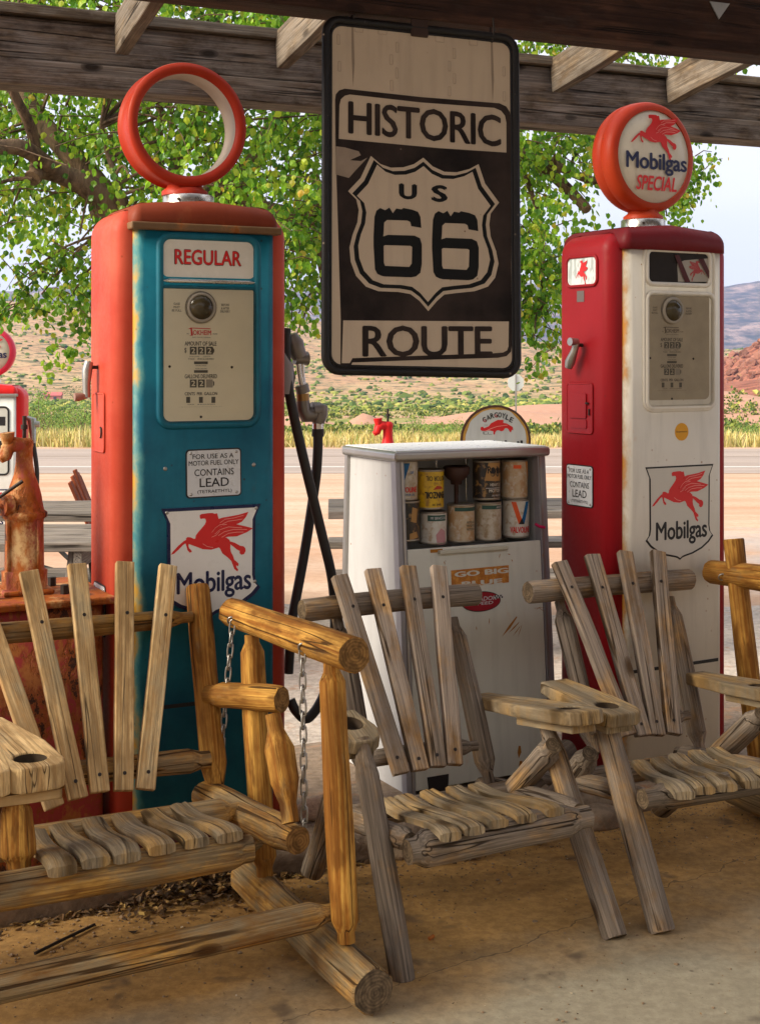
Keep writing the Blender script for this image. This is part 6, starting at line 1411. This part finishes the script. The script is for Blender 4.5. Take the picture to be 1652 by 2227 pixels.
# ------------------------------------------------------------ far houses and pylon
def house(label, px_, Z, w, h, dpt, wallc, roofc, rh=.7):
    x = (px_-CX)/F*Z; fr = frame(V((x, Z, terr(x, Z)-.3)), None, R(4)); t = thing('far_house', label, 'house', fr, 'houses across the valley')
    wm, rm, gm = plain('house_wall', wallc, .8), plain('house_roof', roofc, .6), plain('house_window', (.05, .06, .08), .2)
    b = MB(); b.bx(-w/2, w/2, -dpt/2, dpt/2, 0, h, wm, 0); b.build('wall', t, fr)
    b = MB(); e = .2; vs = [(-w/2-e, -dpt/2-e, h), (w/2+e, -dpt/2-e, h), (w/2+e, 0, h+rh), (-w/2-e, 0, h+rh), (w/2+e, dpt/2+e, h), (-w/2-e, dpt/2+e, h)]
    b.add(vs, [(0, 1, 2, 3), (3, 2, 4, 5), (1, 4, 2), (0, 3, 5), (0, 5, 4, 1)], rm); b.build('roof', t, fr)
    for k in range(max(1, int(w//1.7))):
        b = MB(); b.bx(-w/2+.5+k*1.6, -w/2+1.1+k*1.6, -dpt/2-.06, -dpt/2+.02, h*.35, h*.75, gm, 0); b.build('window', t, fr)
house('long low house with a red roof across the valley', 116, 300, 3.6, 1.1, 3, (.42, .16, .13), (.50, .12, .11))
house('pale house with a pinkish roof nearest the small white pump globe', 30, 296, 5.5, 1.2, 3, (.58, .55, .50), (.48, .22, .18))
house('small house with a teal roof across the valley', 222, 298, 2.6, 1.0, 2.5, (.40, .42, .40), (.16, .40, .40))
fr = frame(V(((770-CX)/F*420, 420, terr((770-CX)/F*420, 420)-.5))); t = thing('power_pylon', 'pale steel lattice power pylon standing on the far hillside', 'pylon', fr)
b = MB(); PM = plain('galvanised_steel', (.45, .45, .45), .5, .4)
for sx in (-1, 1):
    for sy in (-1, 1): b.tube([(sx*2.2, sy*2.2, 0), (sx*.6, sy*.6, 9), (sx*.5, sy*.5, 14)], .07, PM, 4)
for k in range(6):
    a, c = 2.2-1.6*min(1, k*1.6/9), 2.2-1.6*min(1, (k+1)*1.6/9)
    for s_ in (-1, 1): b.tube([(-a, -a, k*1.6), (c, -c, (k+1)*1.6)], .05, PM, 4); b.tube([(a, -a, k*1.6), (-c, -c, (k+1)*1.6)], .05, PM, 4)
for zz in (10, 12): b.tube([(-3.4, 0, zz), (3.4, 0, zz)], .07, PM, 4)
b.build('lattice', t, fr)

# ------------------------------------------------------------ small things on the ground
def litter(name, n, gen, st, s0, s1, kind='stuff'):
    g = G(name+'_leaf'); ri = g.N('NewGeometry').outputs['Random Per Island']; m = g.done(g.ramp(ri, st), .8); b = MB(); k = b.mi(m); q2 = random.Random(3)
    for i in range(n):
        p = gen(q2); L_ = q2.uniform(s0, s1); a = q2.uniform(0, 2*pi); e = V((math.cos(a), math.sin(a), q2.uniform(-.3, .5))).normalized(); s_ = e.cross(V((q2.gauss(0, .4), q2.gauss(0, .4), 1))).normalized()
        u_ = e.cross(s_); o_ = len(b.v); c = q2.uniform(-.3, .3)*L_
        b.v += [tuple(p-e*L_*.5), tuple(p+s_*L_*.3-u_*c), tuple(p+e*L_*.5), tuple(p-s_*L_*.3-u_*c)]; b.f.append(((o_, o_+1, o_+2, o_+3), k, False))
    return b.build(name, None, None, kind)
def g1(q2):
    u = min(.55, max(-1.2, q2.gauss(-.13, .15) if q2.random() < .75 else q2.uniform(-1.1, .6))); v = .93-abs(q2.gauss(0, .065 if abs(u+.13) < .25 else .02)); h = max(0, .075-abs(u+.13)*.25)*max(0, 1-(.93-v)*5)
    return W3(u, v, .006+h*q2.random())
litter('leaf_litter', 1000, g1, [(0., (.045, .025, .010)), (.6, (.13, .065, .02)), (.9, (.26, .15, .04)), (1., (.42, .28, .07))], .012, .038)
def grit():
    m = plain('floor_grit', (.26, .18, .11), .9, 0, .4); q2 = random.Random(31); b = MB(); k = b.mi(m); ico = bmesh.new(); bmesh.ops.create_icosphere(ico, subdivisions=1, radius=1); iv = [v.co.copy() for v in ico.verts]; fi = [[v.index for v in f.verts] for f in ico.faces]; ico.free()
    for i in range(1500):
        u = q2.uniform(-1.5, 2.1); v = .93-abs(q2.gauss(0, .22)) if q2.random() < .75 else q2.uniform(-.6, .9); p = W3(u, v, .001); s_ = q2.uniform(.0012, .0045)*(1.8 if q2.random() < .06 else 1); o = len(b.v)
        for w in iv: b.v.append((p.x+w.x*s_*q2.uniform(.7, 1.4), p.y+w.y*s_*q2.uniform(.7, 1.4), p.z+max(-.2, w.z*.8)*s_))
        b.f += [(tuple(a+o for a in f), k, False) for f in fi]
    b.build('floor_grit', None, None, 'stuff')
grit()
def g2(q2):
    u = q2.uniform(-1.4, 1.9); v = q2.uniform(-.5, .95) if q2.random() < .3 else .95-abs(q2.gauss(0, .28)); return W3(u, v, .004)
litter('floor_crumbs', 2600, g2, [(0., (.05, .03, .015)), (.5, (.20, .12, .05)), (.9, (.35, .26, .15)), (1., (.5, .42, .3))], .003, .010)
b = MB(); p0, p1 = pz(76, 2074, .006), pz(206, 2011, .006); b.tube([p0, p0.lerp(p1, .5)+V((0, 0, .001)), p1], .0045, plain('dark_iron', (.03, .022, .018), .7), 8)
tag(b.build('iron_rod'), 'thin dark iron rod lying on the dusty floor under the swing seat', 'rod')
def stone(x, y, s, label, m, z=.0, sx=1.6):
    p = pz(x, y, z); q2 = bmesh.new(); bmesh.ops.create_icosphere(q2, subdivisions=3, radius=1); o_ = rnd.random()*40
    for v in q2.verts:
        r = 1+.22*NZ.noise(v.co*1.6+V((o_, 0, 0)))+.06*NZ.noise(v.co*5+V((o_, 0, 0))); v.co = V((v.co.x*s*sx*r, v.co.y*s*r, max(-.35, v.co.z*.62*r)*s))
    b = MB(); b.bm(q2, m, True); tag(b.build('loose_stone', None, M.Translation(p+V((0, 0, s*.2))) @ M.Rotation(PSI, 4, 'Z')), label, 'stone', 'loose stones along the kerb')
stone(868, 1862, .036, 'pale flat stone on the floor under the front rail of the middle log chair', conc('stone_pale', (.34, .24, .15), (.46, .34, .22), 3))
stone(1300, 1792, .075, 'brown stone between the front legs of the two log chairs', KRB, 0, 1.5)
stone(692, 1770, .06, 'tan broken stone on the kerb behind the hanging chain', conc('stone_tan', (.42, .26, .17), (.55, .38, .26), 3), .09)
stone(1380, 1655, .07, 'pinkish flat stone on the kerb at the foot of the crimson pump', conc('stone_pink', (.45, .30, .2), (.56, .4, .3), 3), .10, 1.9)
log('kerb_log', onp(1112, 1728, UP, .13, V((0, 0, 0))), onp(1112, 1728, UP, .13, V((0, 0, 0))) + r_*.30+UP*.09+d_*.1, .042, .040, WBM, EG_G, None); o = D.objects['kerb_log']; tag(o, 'short grey log leaning on the kerb between the white cabinet and the log chairs', 'log')
b = MB(); p = pz(1019, 1862, .014); X = M.Translation(p) @ M.Rotation(R(60), 4, 'Z') @ M.Rotation(R(90), 4, 'Y')
b.lathe([(.012, 0), (.013, .004), (.013, .045), (.010, .055), (.010, .062)], 16, plain('dark_red_tube', (.10, .012, .015), .35), X); b.lathe([(.0112, -.004), (.0125, -.003), (.0125, .001)], 16, plain('tube_cap_white', (.6, .58, .55), .5), X)
tag(b.build('empty_tube', None), 'tiny dark red tube with a white cap lying near the middle chair', 'tube')
b = MB(); q2 = random.Random(8)
for i in range(14):
    p = pz(985+q2.uniform(-60, 60), 1862+q2.uniform(-14, 14), .008); a = q2.uniform(-.6, .6); dv = V((math.cos(a), math.sin(a), q2.uniform(-.05, .15)))*q2.uniform(.03, .09); b.tube([p, p+dv*.5+V((0, 0, .006)), p+dv], .0022, BARK, 5)
b.build('twig_debris', None, None, 'stuff')
b = MB(); p = pz(933, 2042, .006); b.tube([p, p+V((.012, .012, .003))], .0055, plain('orange_butt', (.35, .11, .02), .7), 8); tag(b.build('cigarette_butt'), 'tiny orange brown cigarette butt on the floor between the log seats', 'cigarette butt')

# ------------------------------------------------------------ valley air
hz_ = D.materials.new('valley_air'); hz_.use_nodes = True; ht = hz_.node_tree; ht.nodes.remove(ht.nodes['Principled BSDF'])
pv_ = ht.nodes.new('ShaderNodeVolumePrincipled'); pv_.inputs['Color'].default_value = (.46, .60, 1., 1); pv_.inputs['Density'].default_value = .00022; pv_.inputs['Anisotropy'].default_value = .2
ht.links.new(pv_.outputs[0], ht.nodes['Material Output'].inputs['Volume'])
b = MB(); b.bx(-1700, 1700, -40, 2850, -80, 230, hz_, 0); b.build('haze', None, None, 'stuff')
